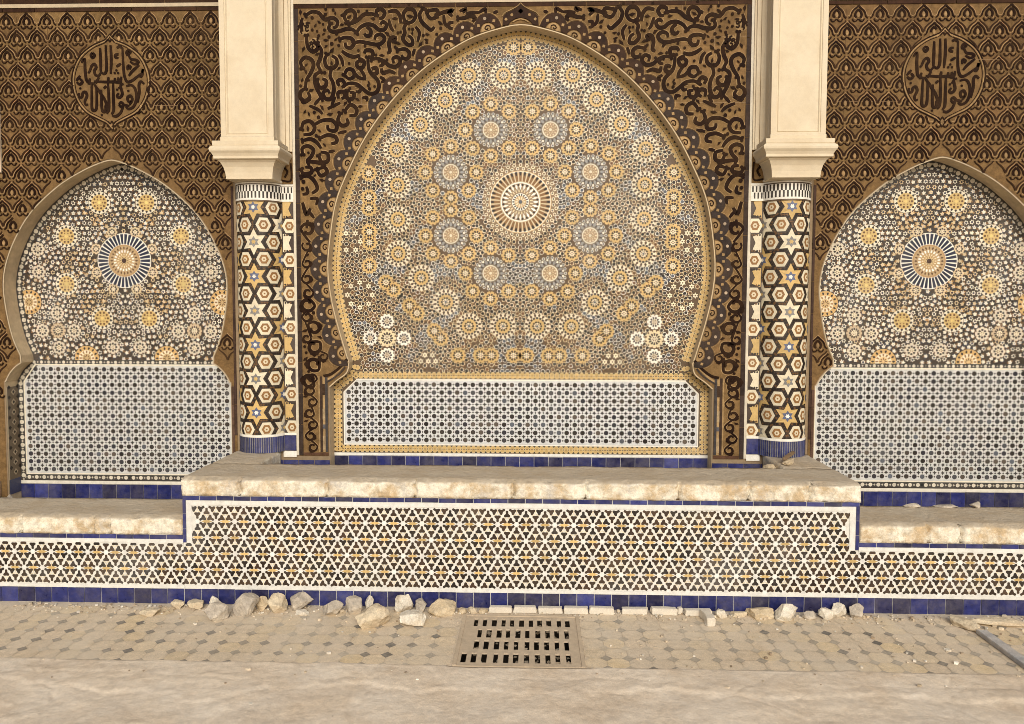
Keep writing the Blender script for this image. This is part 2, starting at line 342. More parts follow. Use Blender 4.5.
for L_, a_ in ((SCR_A, (300, 0, 7.24)), (SCR_B, (290, 90, 5.17))):
    for q in L_:
        P_ = [SP(p, *a_) for p in q]; P_ = [p for p in P_ if -.01 < p[0] < FX-.04 and p[1] < FT-.035]
        if len(P_) < 2: continue
        ln = sum(math.dist(a, b) for a, b in zip(P_, P_[1:]))
        w = .0235 if ln > .12 else .020
        ara.stroke(P_, w, DKB, .002, .0078, 4, prof=lambda t: .62+.62*math.sin(PI*(.12+.80*t)))
        ara.stroke(P_, w*1.5, TAN, .0025, .0042, 4); TR += spline(P_, 4)
        if ln > .15:
            for e, g in ((P_[0], P_[1]),):
                a = math.atan2(e[1]-g[1], e[0]-g[0])
                for da in (-1.2, 1.2): ara.ngon(e[0]+.010*math.cos(a+da), e[1]+.010*math.sin(a+da), .0125, 7, DKB, .0088)
for d_ in DOT_A:
    p = SP(d_, 300, 0, 7.24); ara.ngon(p[0], p[1], .011, 7, DKB, .0088)
# corner knots
for cx_, cz_, rr in ((1.533, 3.805, .050), (1.455, 3.69, .046)):
    ara.ngon(cx_, cz_, rr, 12, TAN, .0050)
    for k in range(7): 
        a = k*2.4; ara.stroke([(cx_+rr*.3*math.cos(a), cz_+rr*.3*math.sin(a)), (cx_+rr*.6*math.cos(a+.7), cz_+rr*.6*math.sin(a+.7)), (cx_+rr*.85*math.cos(a+.2), cz_+rr*.85*math.sin(a+.2))], .010, DKB, .003, .0078, 3)
nodes = []
def try_nodes(k, dmin, mrg, xr, zr):
    for _ in range(k):
        x = random.uniform(*xr); z = random.uniform(*zr)
        if arab_ok(x, z, mrg) and all(math.hypot(x-a, z-b) > dmin for a, b, *_ in nodes): nodes.append((x, z, mrg))
try_nodes(9000, .116, .040, (.0, FX), (1.3, 2.42))
try_nodes(2500, .078, .026, (.0, FX), (1.3, 2.42))
for i, z in enumerate(np.arange(.82, 1.36, .083)): nodes.append((1.500+(.022 if i % 2 else 0), float(z), .026))
used = set()
for i, (x, z, r) in enumerate(nodes):
    r = min(r*1.18, .046)*random.uniform(.92, 1.08)
    cand = sorted((math.hypot(x-a, z-b), j) for j, (a, b, _) in enumerate(nodes) if j != i)
    tgt = None
    for d, j in cand[:5]:
        if (j, i) not in used and d < .2: tgt = j; used.add((i, j)); break
    sgn = random.choice((-1, 1))
    if tgt is not None: ang = math.atan2(nodes[tgt][1]-z, nodes[tgt][0]-x)
    else: ang = random.uniform(0, 2*PI)
    th0 = ang-sgn*PI/2*1.0
    pts = []
    T_ = .90*2*PI
    for k in range(13):
        f = k/12; rr = r*(.30+.70*min(1, f*2.0)**.8); a = th0-sgn*T_*(1-f)
        pts.append((x+rr*math.cos(a), z+rr*math.sin(a)))
    if tgt is not None:
        tx, tz, tr = nodes[tgt]; nx, nz = -math.sin(ang), math.cos(ang); d = math.hypot(tx-x, tz-z)
        pts.append((x+(tx-x)*.45+nx*sgn*-.2*r, z+(tz-z)*.45+nz*sgn*-.2*r))
        e = 1-(tr*.95)/d
        pts.append((x+(tx-x)*e+nx*sgn*.55*r, z+(tz-z)*e+nz*sgn*.55*r))
    w = r*.50
    ara.stroke(pts, w, DKB, .002, .0078, 3, prof=lambda t: .75+.45*math.sin(PI*min(1, t*1.15)) if t < .87 else .92-1.6*(t-.87))
    ara.stroke(pts[2:], w*1.42, TAN, .0025, .0045, 3)
    # bud on the back of the scroll
    a = th0+sgn*.5+PI*.9
    for da in (-.35, .35, 0):
        ara.ngon(x+r*(1.28 if da == 0 else 1.12)*math.cos(a+da), z+r*(1.28 if da == 0 else 1.12)*math.sin(a+da), r*.36, 7, DKB, .0086)
P = []; TRA = np.array(TR)
for _ in range(9000):
    x = random.uniform(0, FX); z = random.uniform(FB, FT)
    if np.min(np.hypot(TRA[:, 0]-x, TRA[:, 1]-z)) < .0285: continue
    if arab_ok(x, z, .012) and all(math.hypot(x-a, z-b) > r+.026 for a, b, r in nodes) and all(math.hypot(x-a, z-b) > .034 for a, b in P):
        P.append((x, z)); a = random.uniform(0, 2*PI); q = random.uniform(.013, .022)
        if random.random() < .4: ara.ngon(x, z, q*.7, 8, DKB, .0087)
        else: ara.poly([(x+q*1.5*math.cos(a), z+q*1.5*math.sin(a)), (x+q*.6*math.cos(a+1.3), z+q*.6*math.sin(a+1.3)), (x-q*math.cos(a+.3), z-q*math.sin(a+.3)), (x+q*.6*math.cos(a-1.5), z+q*.6*math.sin(a-1.5))], DKB, .0090)
ara.flip(); merge(spa, ara)
for x in np.arange(-1.35, 1.4, .225):       # tile joints
    spa.rect(x-.0012, max(2.9, float(np.interp(abs(x), [p[0] for p in CEN[:70]], [p[1] for p in CEN[:70]])) if abs(x) < 1.3 else 2.9)+.16, x+.0012, FT-.026, (.30, .2, .11), .0042)
for z in (3.72, 3.5, 3.27):
    for s in (-1, 1):
        a, b = sorted((s*1.0, s*(FX-.03))); spa.rect(a, z-.0012, b, z+.0012, (.30, .2, .11), .0042)
spa.build('carved_spandrel', CARVE, wall_root)

# --- side carved panels with the ogee lattice
SX0, SX1 = 2.058, 3.80
ST = 3.955
U = .000893
CALLI = [[(460,150),(462,250),(468,340),(487,385),(520,380),(560,352),(598,325)], [(598,325),(604,298),(592,348),(574,345)], [(420,152),(440,140),(460,155)],
 [(495,206),(488,185),(505,168),(516,184),(500,192)], [(500,192),(518,228),(556,236),(572,250),(545,264),(512,246)], [(500,345),(530,310),(578,270)], [(492,305),(496,276),(514,282),(506,300)],
 [(375,132),(378,200),(376,270),(371,330)], [(340,132),(342,220),(342,300),(326,330),(303,318)], [(300,150),(301,240),(300,318)], [(303,318),(285,342),(262,337),(254,310),(268,284),(256,262),(236,275),(222,308),(210,325)],
 [(245,182),(232,200),(245,217),(259,200),(246,183)], [(163,252),(186,224),(188,300),(195,370),(216,392),(252,396)], [(250,382),(330,386),(400,386),(438,391),(447,350)], [(350,385),(355,353)], [(402,385),(400,358)], [(428,388),(425,355)],
 [(122,378),(152,342)], [(150,363),(166,385),(146,402),(125,386)], [(432,195),(412,198),(408,214),(430,221)], [(413,281),(447,260)],
 [(610,402),(586,385),(572,410),(573,465),(558,532)], [(480,416),(520,410),(546,442),(552,500),(532,556),(495,576),(474,560)], [(500,546),(522,512),(510,484),(488,496),(494,524),(516,520)], [(462,400),(440,412),(451,470),(430,496),(412,485),(426,464)],
 [(425,545),(440,528),(457,545),(441,562),(425,546)], [(457,545),(500,556)], [(455,556),(436,600),(402,626),(374,620)], [(387,398),(386,500),(386,580),(370,612)], [(350,394),(353,500),(350,580),(334,606)],
 [(248,398),(290,458),(328,520),(342,584)], [(300,440),(300,540),(306,590),(326,590),(326,550)], [(265,418),(266,500),(262,570),(243,586),(230,570),(230,500),(232,398)],
 [(202,540),(186,546),(180,520),(196,482),(185,455),(166,464),(160,490),(141,490),(140,462)], [(318,432),(338,414)], [(210,404),(222,360)], [(262,396),(285,356)]]
CDOTS = [(400,325),(425,325),(413,306),(150,430),(300,616),(495,450),(282,352),(300,160),(415,440),(430,428),(138,470)]
def medallion(mb, cx, cz):
    K = .00101
    def q(p): return (cx+(p[0]-371)*K, cz-(p[1]-378)*K)
    L_ = [(370,66),(335,104),(250,140),(165,205),(115,295),(100,390),(125,500),(190,590),(280,640),(340,672),(372,716)]
    R_ = [(742-x, y) for x, y in L_]
    ring = spline([q(p) for p in L_], 4)+spline([q(p) for p in reversed(R_)], 4)[1:-1]
    mb.big(ring, (.180, .108, .045), .0052)
    rc = (cx, cz)
    mb.stroke(ring, .007, TAN, .004, .0075, 1, closed=True)
    mb.stroke([(cx+(x-cx)*1.04, cz+(z-cz)*1.035) for x, z in ring], .008, DKB, .004, .0075, 1, closed=True)
    mb.stroke([(cx+(x-cx)*.96, cz+(z-cz)*.965) for x, z in ring], .005, DKB, .004, .0072, 1, closed=True)
    for s in CALLI:
        pp = [q(p) for p in s]
        mb.stroke(pp, .0185, DKB, .004, .0085, 4, prof=lambda t: .72+.38*math.sin(PI*t))
    for d in CDOTS: mb.ngon(*q(d), .010, 5, DKB, .0083, .3)
    for dz, s in ((.272, 1), (-.285, -1)):
        mb.stroke([(cx-.03, cz+dz), (cx-.012, cz+dz+s*.018), (cx, cz+dz), (cx+.012, cz+dz+s*.018), (cx+.03, cz+dz)], .010, DKB, .004, .0085, 3)
    return ring
def side_panel(sg):
    mb = MB(spa.T, .12)
    H = notch(SID, .009)
    ou = [(XN-x, z) for x, z in reversed(H)]+[(XN+x, z) for x, z in H[1:]]
    ou = [p for p in ou if p[1] > .42]
    pl = [(SX0, .42), (ou[0][0], .42)]+ou+[(ou[-1][0], .42), (3.93, .42), (3.93, ST), (SX0, ST)]
    pl = [(sg*x, z) for x, z in pl]
    mb.big(pl, (.178, .106, .044), .003)
    cx, cz = sg*2.925, 3.447
    ring = medallion(mb, cx, cz)
    A = np.array([(sg*(XN+q*x), z) for q in (-1, 1) for x, z in H[:-2]])
    PX, PZ = .1480, .1205
    xs0 = -2.934 if sg < 0 else 2.925
    opening = [(sg*(XN-x), z) for x, z in reversed(SID)]+[(sg*(XN+x), z) for x, z in SID[1:]]
    sx0, sx1 = sorted((sg*(SX0+.018), sg*3.93))
    opn = [(sg*(XN-x), z) for x, z in reversed(H)]+[(sg*(XN+x), z) for x, z in H[1:]]
    tile_blocks(mb, sx0, sx1, 1.30, ST-.024, lambda x, z: not inside(opn, np.array([x]), np.array([z]))[0], (.178, .106, .044))
    r = 0; z = 3.862
    while z > 1.0:
        for k in range(-9, 10):
            x = xs0+(k+.5*(r % 2))*PX
            if not (SX0+.03 < abs(x) < 3.90): continue
            if math.hypot((x-cx)/.262, (z-cz)/.275) < 1: continue
            if inside(opening, np.array([x]), np.array([z-.02]))[0]: continue
            if np.min(np.hypot(A[:, 0]-x, A[:, 1]-z)) < .035: continue
            lim = lambda p: True
            def S(pts, w, c, h, **kw):
                for s in (-1, 1):
                    pp = [(x+s*a*U, z+b*U) for a, b in pts]
                    pp = [p for p in pp if SX0 < abs(p[0]) < 3.93 and p[1] < ST-.03 and math.hypot((p[0]-cx)/.272, (p[1]-cz)/.30) > 1]
                    if len(pp) >= 2 and not inside(opening, np.array([p[0] for p in pp]), np.array([p[1] for p in pp])).any(): mb.stroke(pp, w*U, c, .002, h, 3, **kw)
            S([(0, 84), (-15, 66), (-40, 46), (-58, 22), (-66, -2), (-84, -12)], 5.5, (.33, .21, .10), .0062)
            S([(0, 70), (-16, 53), (-38, 34), (-52, 10), (-57, -12), (-74, -26)], 13, DKB, .0075, prof=lambda t: 1.1-.4*t)
            S([(0, 40), (-19, 19), (-25, -3), (-17, -24)], 16, DKB, .0078)
            S([(-46, -30), (-35, -49), (-16, -48), (-3, -32)], 9, DKB, .0078)
            S([(-72, -42), (-60, -60), (-38, -76), (-16, -100), (0, -134)], 10, (.035, .017, .009), .0075, prof=lambda t: .7+.6*t)
            if z < ST-.06: mb.ngon(x, z, 11*U, 8, (.30, .19, .09), .0072, 0, .2, 1.9)
            for s in (-1, 1): mb.ngon(x+s*26*U, z-28*U, 9.5*U, 7, (.29, .18, .085), .0072)
        z -= PZ; r += 1
    a, b = sorted((sg*SX0, sg*3.93))
    border_tiles(mb, a, ST-.022, b, ST, (.042, .02, .012), .0088)
    a, b = sorted((sg*SX0, sg*(SX0+.016))); border_tiles(mb, a, .9, b, 2.7, (.05, .03, .024), .0085)
    # tiled margin between the column and the dado
    a, b = sorted((sg*(SX0+.018), sg*(XN-.846))); 
    if b > a: border_tiles(mb, a, .43, b, 1.26, (.10, .058, .04), .0085, .14)
    for zz, x0, x1 in ((3.27, 2.62, 2.2), (2.86, 3.5, 3.2), (3.55, 3.3, 3.1), (2.75, 2.35, 2.1)):
        a, b = sorted((sg*x0, sg*x1)); mb.rect(a, zz, b, zz+.0022, (.30, .19, .1), .0080)
    for x in (2.25, 2.475, 3.375, 3.6): mb.rect(sg*x-.001, 3.0, sg*x+.001, 3.9, (.12, .065, .03), .0080)
    return mb.build('carved_panel', CARVE, wall_root)
side_panel(-1); side_panel(1)
# cream fillets, skirting and the carved frieze above
m = MB(wall(0), .05)
for s in (-1, 1):
    a, b = sorted((s*1.604, s*1.622)); m.prism([(a, .76), (b, .76), (b, 5.1), (a, 5.1)], (.62, .55, .42), 0, .010)
    a, b = sorted((s*2.06, s*3.735)); m.prism([(a, 3.960), (b, 3.960), (b, 3.985), (a, 3.985)], (.50, .40, .26), 0, .012)
m.prism([(-1.603, 3.969), (1.603, 3.969), (1.603, 3.998), (-1.603, 3.998)], (.50, .40, .26), 0, .012)
m.build('fillet', PLASTER if False else TILE, wall_root)
m = MB(wall(0), .1)
for x0, x1, zb in ((-3.93, -2.058, 3.988), (2.058, 3.93, 3.988), (-1.603, 1.603, 4.0)):
    m.rect(x0, zb, x1, 4.6, CLAY, .004, 0); border_tiles(m, x0, zb, x1, zb+.03, (.04, .02, .012), .0075)
    x = x0+.05
    while x < x1-.05:
        z = zb+.09
        while z < 4.55:
            m.stroke([(x-.03, z-.03), (x-.035, z+.02), (x, z+.04), (x+.03, z+.015), (x+.012, z-.012), (x-.008, z)], .016, DKB, .003, .008, 3)
            z += .1
        x += .095
m.build('frieze', CARVE, wall_root)
m = MB(wall(0), .25)
for s in (-1, 1):
    x = 1.38
    while x < 1.76:
        a, b = sorted((s*(x+.002), s*(x+.112))); m.prism([(a, .62), (b, .62), (b, .722), (a, .722)], COBALT, 0, .006); m.prism([(a, .52), (b, .52), (b, .616), (a, .616)], COBALT, 0, .006); x += .115
m.build('skirting_tiles', BLUE, wall_root)

# ------------------------------------------------------------------ mosaic elements
def dot_ring(mb, x, z, R, n, r, col, a=0., h=.0014): 
    for i in range(n):
        t = a+2*PI*i/n; mb.ngon(x+R*math.cos(t), z+R*math.sin(t), r, 6, col, h, t)
def ros_big(mb, x, z, ring=YEL, n=16, S=1.):
    mb.ngon(x, z, .094*S, 24, (.72, .64, .47), .0016, 0, .04)
    mb.kites(x, z, .064*S, .080*S, .096*S, n, .62, (.085, .045, .02), .0022, PI/n)
    mb.ngon(x, z, .065*S, 24, (.62, .50, .32), .0026, 0, .04)
    mb.spokes(x, z, .050*S, .067*S, n, .84, .60, BLACK, .0030)
    mb.ngon(x, z, .0535*S, 24, ring, .0034, 0, .06)
    mb.spokes(x, z, .024*S, .036*S, 10, .75, .62, BLACK, .0038)
    mb.ngon(x, z, .0235*S, 16, CREAM, .0042, 0, .05)
    mb.spokes(x, z, .010*S, .020*S, 8, .5, .5, BROWN, .0046, .2)
    mb.ngon(x, z, .008*S, 8, SLATE, .0046)
def ros_small(mb, x, z, ring=YEL, S=1., n=10, inner=CREAM):
    mb.ngon(x, z, .058*S, 20, ring, .0016, 0, .06)
    mb.spokes(x, z, .049*S, .058*S, n, .20, .40, BROWN, .0022, PI/n)
    mb.spokes(x, z, .020*S, .038*S, n, .72, .62, BLACK, .0022)
    mb.ngon(x, z, .0215*S, 10, inner, .0026, 0, .05)
    mb.kites(x, z, .004, .011*S, .019*S, 6, .5, BROWN, .0030)
def ros_star(mb, x, z):          # pale rosette ringed by grey points
    mb.ngon(x, z, .124, 16, (.16, .12, .08), .0015, 0, .03)
    dot_ring(mb, x, z, .114, 22, .0125, (.50, .46, .38), 0, .0019); dot_ring(mb, x, z, .114, 22, .0065, (.10, .10, .11), 0, .0022)
    mb.kites(x, z, .062, .082, .104, 16, .66, (.27, .265, .25), .0020)
    mb.kites(x, z, .066, .078, .092, 16, .34, (.05, .05, .055), .0023, PI/16)
    dot_ring(mb, x, z, .097, 16, .0085, (.66, .62, .52), PI/16, .0024)
    mb.ngon(x, z, .060, 20, (.62, .56, .42), .0026, 0, .03)
    mb.ngon(x, z, .051, 20, (.33, .22, .12), .0030, 0, .04)
    mb.spokes(x, z, .034, .048, 12, .42, .5, (.60, .48, .31), .0034)
    mb.spokes(x, z, .014, .030, 12, .45, .5, (.56, .42, .25), .0034, .2); mb.ngon(x, z, .011, 8, CREAM, .0038)
def ros_white(mb, x, z, S=1.): ros_small(mb, x, z, WHITE, S, 10, (.6, .5, .36))
def centre_ros(mb, x, z):
    mb.ngon(x, z, .275, 48, (.22, .14, .075), .0016, 0, 0)
    for R, n, c, r in ((.264, 36, CREAM, .0145), (.240, 36, CREAM, .0135)): dot_ring(mb, x, z, R, n, r, c, 0 if R > .25 else PI/36, .0022); dot_ring(mb, x, z, R, n, r*.5, BLACK if R < .25 else BROWN, 0 if R > .25 else PI/36, .0024)
    mb.ngon(x, z, .226, 48, (.58, .42, .22), .0026, 0, 0); mb.ngon(x, z, .219, 48, WHITE, .0030, 0, 0)
    mb.ngon(x, z, .214, 48, (.55, .44, .27), .0033, 0, 0); mb.spokes(x, z, .148, .212, 40, .66, .66, (.22, .11, .035), .0036)
    mb.spokes(x, z, .190, .216, 40, .30, .5, BLACK, .0040)
    mb.ngon(x, z, .142, 40, WHITE, .0042, 0, 0); mb.ngon(x, z, .134, 40, (.30, .21, .12), .0046, 0, 0)
    mb.kites(x, z, .085, .112, .134, 24, .55, WHITE, .0050); mb.kites(x, z, .112, .124, .135, 24, .45, BLACK, .0051, PI/24)
    mb.spokes(x, z, .070, .090, 24, .45, .4, (.62, .5, .3), .0051, PI/24)
    mb.ngon(x, z, .062, 24, WHITE, .0055, 0, 0); mb.spokes(x, z, .044, .058, 18, .6, .5, BLACK, .0059)
    mb.ngon(x, z, .043, 18, (.50, .34, .16), .0063, 0, 0); mb.spokes(x, z, .018, .036, 10, .5, .5, CREAM, .0067); mb.ngon(x, z, .014, 8, SLATE, .0067)
def side_ros(mb, x, z):
    mb.ngon(x, z, .203, 48, (.72, .69, .60), .0016, 0, 0)
    mb.spokes(x, z, .122, .196, 38, .70, .66, (.018, .024, .048), .0022)
    mb.ngon(x, z, .119, 40, (.42, .26, .11), .0028, 0, 0); mb.ngon(x, z, .108, 40, (.44, .31, .16), .0032, 0, 0)
    mb.kites(x, z, .080, .094, .106, 24, .6, BROWN, .0036); mb.spokes(x, z, .060, .078, 20, .5, .5, WHITE, .0036, .1)
    mb.ngon(x, z, .058, 24, (.45, .29, .12), .0040, 0, 0); mb.kites(x, z, .036, .046, .056, 16, .5, CREAM, .0044)
    mb.ngon(x, z, .034, 20, (.60, .44, .22), .0048, 0, 0); mb.kites(x, z, .018, .026, .033, 12, .5, BROWN, .0052); mb.ngon(x, z, .018, 14, (.05, .02, .012), .0054)
def ros_sun(mb, x, z, S=1.):     # yellow rosette of the side niches
    mb.ngon(x, z, .082*S, 24, (.70, .64, .50), .0016, 0, .04); mb.kites(x, z, .052*S, .066*S, .080*S, 14, .62, BLACK, .0022, PI/14)
    mb.ngon(x, z, .060*S, 20, (.55, .39, .15), .0026, 0, .05); dot_ring(mb, x, z, .043*S, 10, .0085*S, BROWN, 0, .0031); dot_ring(mb, x, z, .025*S, 6, .005*S, (.2, .1, .03), 0, .0031)
    mb.ngon(x, z, .012*S, 8, (.75, .55, .2), .0034)
def ros_fan(mb, x, z):
    mb.ngon(x, z, .092, 24, (.58, .37, .14), .0016, 0, .05); mb.kites(x, z, .062, .074, .088, 14, .5, BLACK, .0021)
    mb.ngon(x, z, .060, 20, CREAM, .0025, 0, .04); mb.spokes(x, z, .038, .056, 12, .5, .42, (.3, .16, .06), .0030); mb.ngon(x, z, .034, 14, (.6, .42, .2), .0034); mb.kites(x, z, .008, .02, .03, 8, .6, BROWN, .0038)

def relax(pts, fixed, ok, sp, it=26):
    P_ = np.array(pts); F_ = np.array(fixed) if len(fixed) else np.zeros((0, 2)); F_ = np.vstack([F_, F_[F_[:, 0] > .004]*[-1, 1]])
    ax = P_[:, 0] < 1e-6; P_[:, 0] = np.where(ax, 0, np.maximum(P_[:, 0], sp*.5))
    for _ in range(it):
        near = P_[(P_[:, 0] > .004) & (P_[:, 0] < .1)]*[-1, 1]
        A = np.vstack([P_, F_, near]); D = P_[:, None, :]-A[None, :, :]; d = np.hypot(D[..., 0], D[..., 1])
        d[np.arange(len(P_)), np.arange(len(P_))] = 9
        w = np.clip(1-d/(sp*1.25), 0, 1)/np.maximum(d, 1e-6)
        st = (D*w[..., None]).sum(1)*sp*.28
        Q = P_+np.clip(st, -.3*sp, .3*sp); Q[:, 0] = np.where(ax, 0, np.maximum(Q[:, 0], sp*.48)); k = ok(Q[:, 0], Q[:, 1]); P_ = np.where(k[:, None], Q, P_)
    return P_
def rings(c, sp):                  # fixed dots hugging a rosette (x, z, R)
    x, z, R = c; n = max(6, round(2*PI*(R+sp*.42)/sp))
    return [(x+(R+sp*.42)*math.cos(2*PI*i/n), z+(R+sp*.42)*math.sin(2*PI*i/n)) for i in range(n)]
def field(mb, okf, centres, bbox, sp, palette, star_w):
    C_ = np.array(centres)
    def ok(X, Z):
        k = okf(X, Z) & (X > -.001)
        for x, z, R in centres:
            if R > 0: k &= np.hypot(X-x, Z-z) > R+sp*.38
        return k
    fix = []
    for c in centres:
        fix += rings(c, sp)
    fix = np.array(fix); k = okf(fix[:, 0], fix[:, 1]) & (fix[:, 0] > -.001)
    for x, z, R in centres: k &= np.hypot(fix[:, 0]-x, fix[:, 1]-z) > R+sp*.25
    fix = fix[k]; keep = []
    for p in fix:
        if all((p[0]-q[0])**2+(p[1]-q[1])**2 > (.60*sp)**2 for q in keep): keep.append(tuple(p))
    x0, z0, x1, z1 = bbox; g = []
    r = 0; z = z0
    while z < z1:
        x = x0+(sp/2 if r % 2 else 0)
        while x < x1: g.append((x, z)); x += sp
        z += sp*.87; r += 1
    g = np.array(g); g = g[ok(g[:, 0], g[:, 1])]
    K = np.array(keep); d = np.hypot(g[:, None, 0]-K[None, :, 0], g[:, None, 1]-K[None, :, 1]).min(1); g = g[d > .52*sp]
    g = relax(g, keep, ok, sp)
    A = np.vstack([g, K]); axis = MB(mb.T, mb.j); mb.axis = axis; main = mb
    for x, z in A:
        v = noise.noise(Vector((x*5, z*5, 3)))
        a = random.uniform(0, 1)
        dark, gap, pale = palette(x, z, v)
        mb = main
        if x < .012: x = 0.; mb = axis
        star_w(mb, x, z, sp, dark, gap, pale, a)

# ------------------------------------------------------------------ central niche
cn_root = empty('wall_niche', 'large central pointed horseshoe niche filled with yellow and grey mosaic rosettes', 'niche', 'arched mosaic niches in the wall', (0, DEP, .5))
def child_fix(o, root):                      # keep world placement under a root that sits at its base
    o.matrix_parent_inverse = root.matrix_world.inverted(); return o
def put(mb, name, mat, root, smooth=False):
    o = mb.build(name, mat, None, smooth); loc = root.location
    me = o.data; n = len(me.vertices); co = np.empty(n*3, np.float32); me.vertices.foreach_get('co', co)
    co = co.reshape(-1, 3)-np.array(loc, np.float32); me.vertices.foreach_set('co', co.ravel()); me.update(); o.parent = root; return o
def reveal(root, H, x0, lipcol):
    m = MB(None, 0); P_ = full(H, x0); n = len(P_)
    m.v = [(x, 0, z) for x, z in P_]+[(x, DEP+.01, z) for x, z in P_]; m.c = [(1, 1, 1)]*(2*n)
    m.f = [(i, i+1, n+i+1, n+i) for i in range(n-1)]
    put(m, 'reveal', REVEAL, root)
    m = MB(wall(0), .03); m.stroke([p for p in P_ if p[1] > .75], .0065, lipcol, 0, .0045, 1)
    put(m, 'arch_trim', TILE, root)
DEP = .115
reveal(cn_root, CEN, 0, (.50, .38, .22))
TOPB = 1.361
BW = .066
Lo = np.array(resample(spline(CEN_ARC, 8), .01))
inpoly = [(0, TOPB), (0, 3.815)]+spline(CEN_ARC, 6)+[(1.26, TOPB)]
def ok_c(X, Z, pad=.008):
    k = inside([(-.01, TOPB)]+[(-.01, 3.815)]+inpoly[2:], X, Z) & (Z > TOPB+pad)
    d = np.array([np.min(np.hypot(Lo[:, 0]-x, Lo[:, 1]-z)) for x, z in zip(X, Z)]); return k & (d > BW+pad)
star8 = [(.215, 3.116), (.506, 2.815), (.506, 2.358), (.216, 2.085)]
ringR = [(.375, 3.503), (.124, 3.503), (.545, 3.328), (.725, 3.155), (.900, 2.976), (.896, 2.723), (.894, 2.476), (.892, 2.227), (.724, 2.051), (.544, 1.875), (.374, 1.699), (.125, 1.699)]
smalls = [(1.105, 2.636), (1.105, 2.556), (1.104, 2.386), (1.104, 2.308), (1.105, 2.139), (.984, 2.018), (.929, 1.966), (.811, 1.847), (.757, 1.793), (.630, 1.663), (.583, 1.609), (.456, 1.484), (.289, 1.484), (.209, 1.484), (.048, 1.484), (.052, 3.700), (1.104, 2.888), (1.104, 2.810)]
around = []
for sx, sz in star8:
    for k in range(8):
        a = PI/8+k*PI/4 if False else k*PI/4
        around.append((sx+.185*math.cos(a), sz+.185*math.sin(a)))
# thin out where two rings meet or the centre rosette begins
ar = []
for p in around:
    if p[0] < .02 and p[0] > -.02: p = (0., p[1])
    if p[0] < -.02 or math.hypot(p[0], p[1]-2.597) < .33: continue
    if any(math.dist(p, q) < .075 for q in ar) or any(math.dist(p, q) < .145 for q in ringR) or (0 < p[0] < .05): continue
    ar.append(p)
cross = (.979, 1.608)
cen = [(0, 2.600, .275)]+[(x, z, .128) for x, z in star8]+[(x, z, .094) for x, z in ringR]+[(x, z, .056) for x, z in smalls]+[(x, z, .054) for x, z in ar]
cr4 = [(cross[0]+.125*a, cross[1]+.125*b) for a, b in ((1, 0), (-1, 0), (0, 1), (0, -1))]
cen += [(cross[0], cross[1], .066)]+[(x, z, .052) for x, z in cr4]
cl = [(1.178+.092*math.cos(k*PI/4), 1.925+.092*math.sin(k*PI/4)) for k in range(8)]+[(1.241+.07*math.cos(k*PI/3), 2.315+.07*math.sin(k*PI/3)) for k in range(6)]+[(.62+.055*k, 1.44) for k in range(3)]+[(.645+.055*k, 1.485) for k in range(2)]
cen += [(x, z, .026) for x, z in cl]
tile = MB(wall(DEP), .14)
def pal_c(x, z, v):
    if v > .22: return (SLATE if random.random() < .4 else BLACK), (.12, .10, .08), (.66, .63, .55)
    if v < -.16: return BLACK, RUST, CREAM
    q = random.random(); return (BLACK if random.random() < .72 else (.13, .06, .022)), (RUST if random.random() < .6 else BROWN), ((.62, .50, .30) if q < .6 else (.60, .54, .40) if q < .9 else (.70, .66, .57))
def cell_c(mb, x, z, sp, dark, gap, pale, a):
    mb.star(x, z, sp*.51, sp*.40, 6, pale, .0008, a, .12); mb.ngon(x, z, sp*.335, 6, dark, .0013, a, .25)
    for k in range(3):
        t = a+2*PI*k/3; mb.ngon(x+sp*.52*math.cos(t), z+sp*.52*math.sin(t), sp*.16, 4, gap if k else BLACK, .0011, t)
field(tile, ok_c, cen, (0, TOPB, 1.4, 3.82), .0372, pal_c, cell_c)
for x, z in star8: ros_star(tile, x, z)
def okp(x, z, p=.03): return bool(ok_c(np.array([x]), np.array([z]), p)[0])
for x, z in ringR: ros_big(tile, x, z)
for x, z in smalls:
    if okp(x, z, .02): ros_small(tile, x, z)
for x, z in ar:
    (ros_small(tile, x, z, S=.93) if x > .01 else ros_small(tile.axis, x, z, S=.93))
for x, z in cr4: ros_white(tile, x, z, .95)
ros_small(tile, *cross, ring=(.74, .62, .38), S=1.15, n=12)
for x, z in cl: tile.star(x, z, .024, .013, 6, (.80, .72, .52), .0018); tile.ngon(x, z, .006, 6, BROWN, .0022)
# yellow border following the arch and the dado
def yband(mb, path, side, w=.062, pitch=.036):
    for p, t, n, l in frames(path, pitch):
        nn = (n[0]*side, n[1]*side)
        def q(a, b): return (p[0]+t[0]*a*l+nn[0]*b*w, p[1]+t[1]*a*l+nn[1]*b*w)
        mb.poly([q(-.5, 0), q(.5, 0), q(.5, 1), q(-.5, 1)], (.62, .47, .24), .0030, .03)
        for b0, b1 in ((.13, .45), (.55, .87)):
            mb.poly([q(-.30, b0), q(.30, b0), q(.43, (b0+b1)/2), q(.30, b1), q(-.30, b1), q(-.43, (b0+b1)/2)], YEL, .0036, .12)
        mb.poly([q(-.5, .02), q(-.22, .02), q(-.5, .26)], BLACK, .0038); mb.poly([q(.5, .02), q(.22, .02), q(.5, .26)], BLACK, .0038)
        mb.poly([q(-.5, .98), q(-.2, .98), q(-.5, .76)], BLACK, .0038); mb.poly([q(.5, .98), q(.2, .98), q(.5, .76)], BLACK, .0038)
        mb.poly([q(-.2, .46), q(.2, .46), q(.2, .54), q(-.2, .54)], BROWN, .0040); mb.poly([q(-.5, .42), q(-.36, .5), q(-.5, .58)], BLACK, .0040)
        mb.poly([q(.5, .42), q(.36, .5), q(.5, .58)], BLACK, .0040)
arcp = spline(CEN_ARC, 8)
yband(tile, arcp, -1)
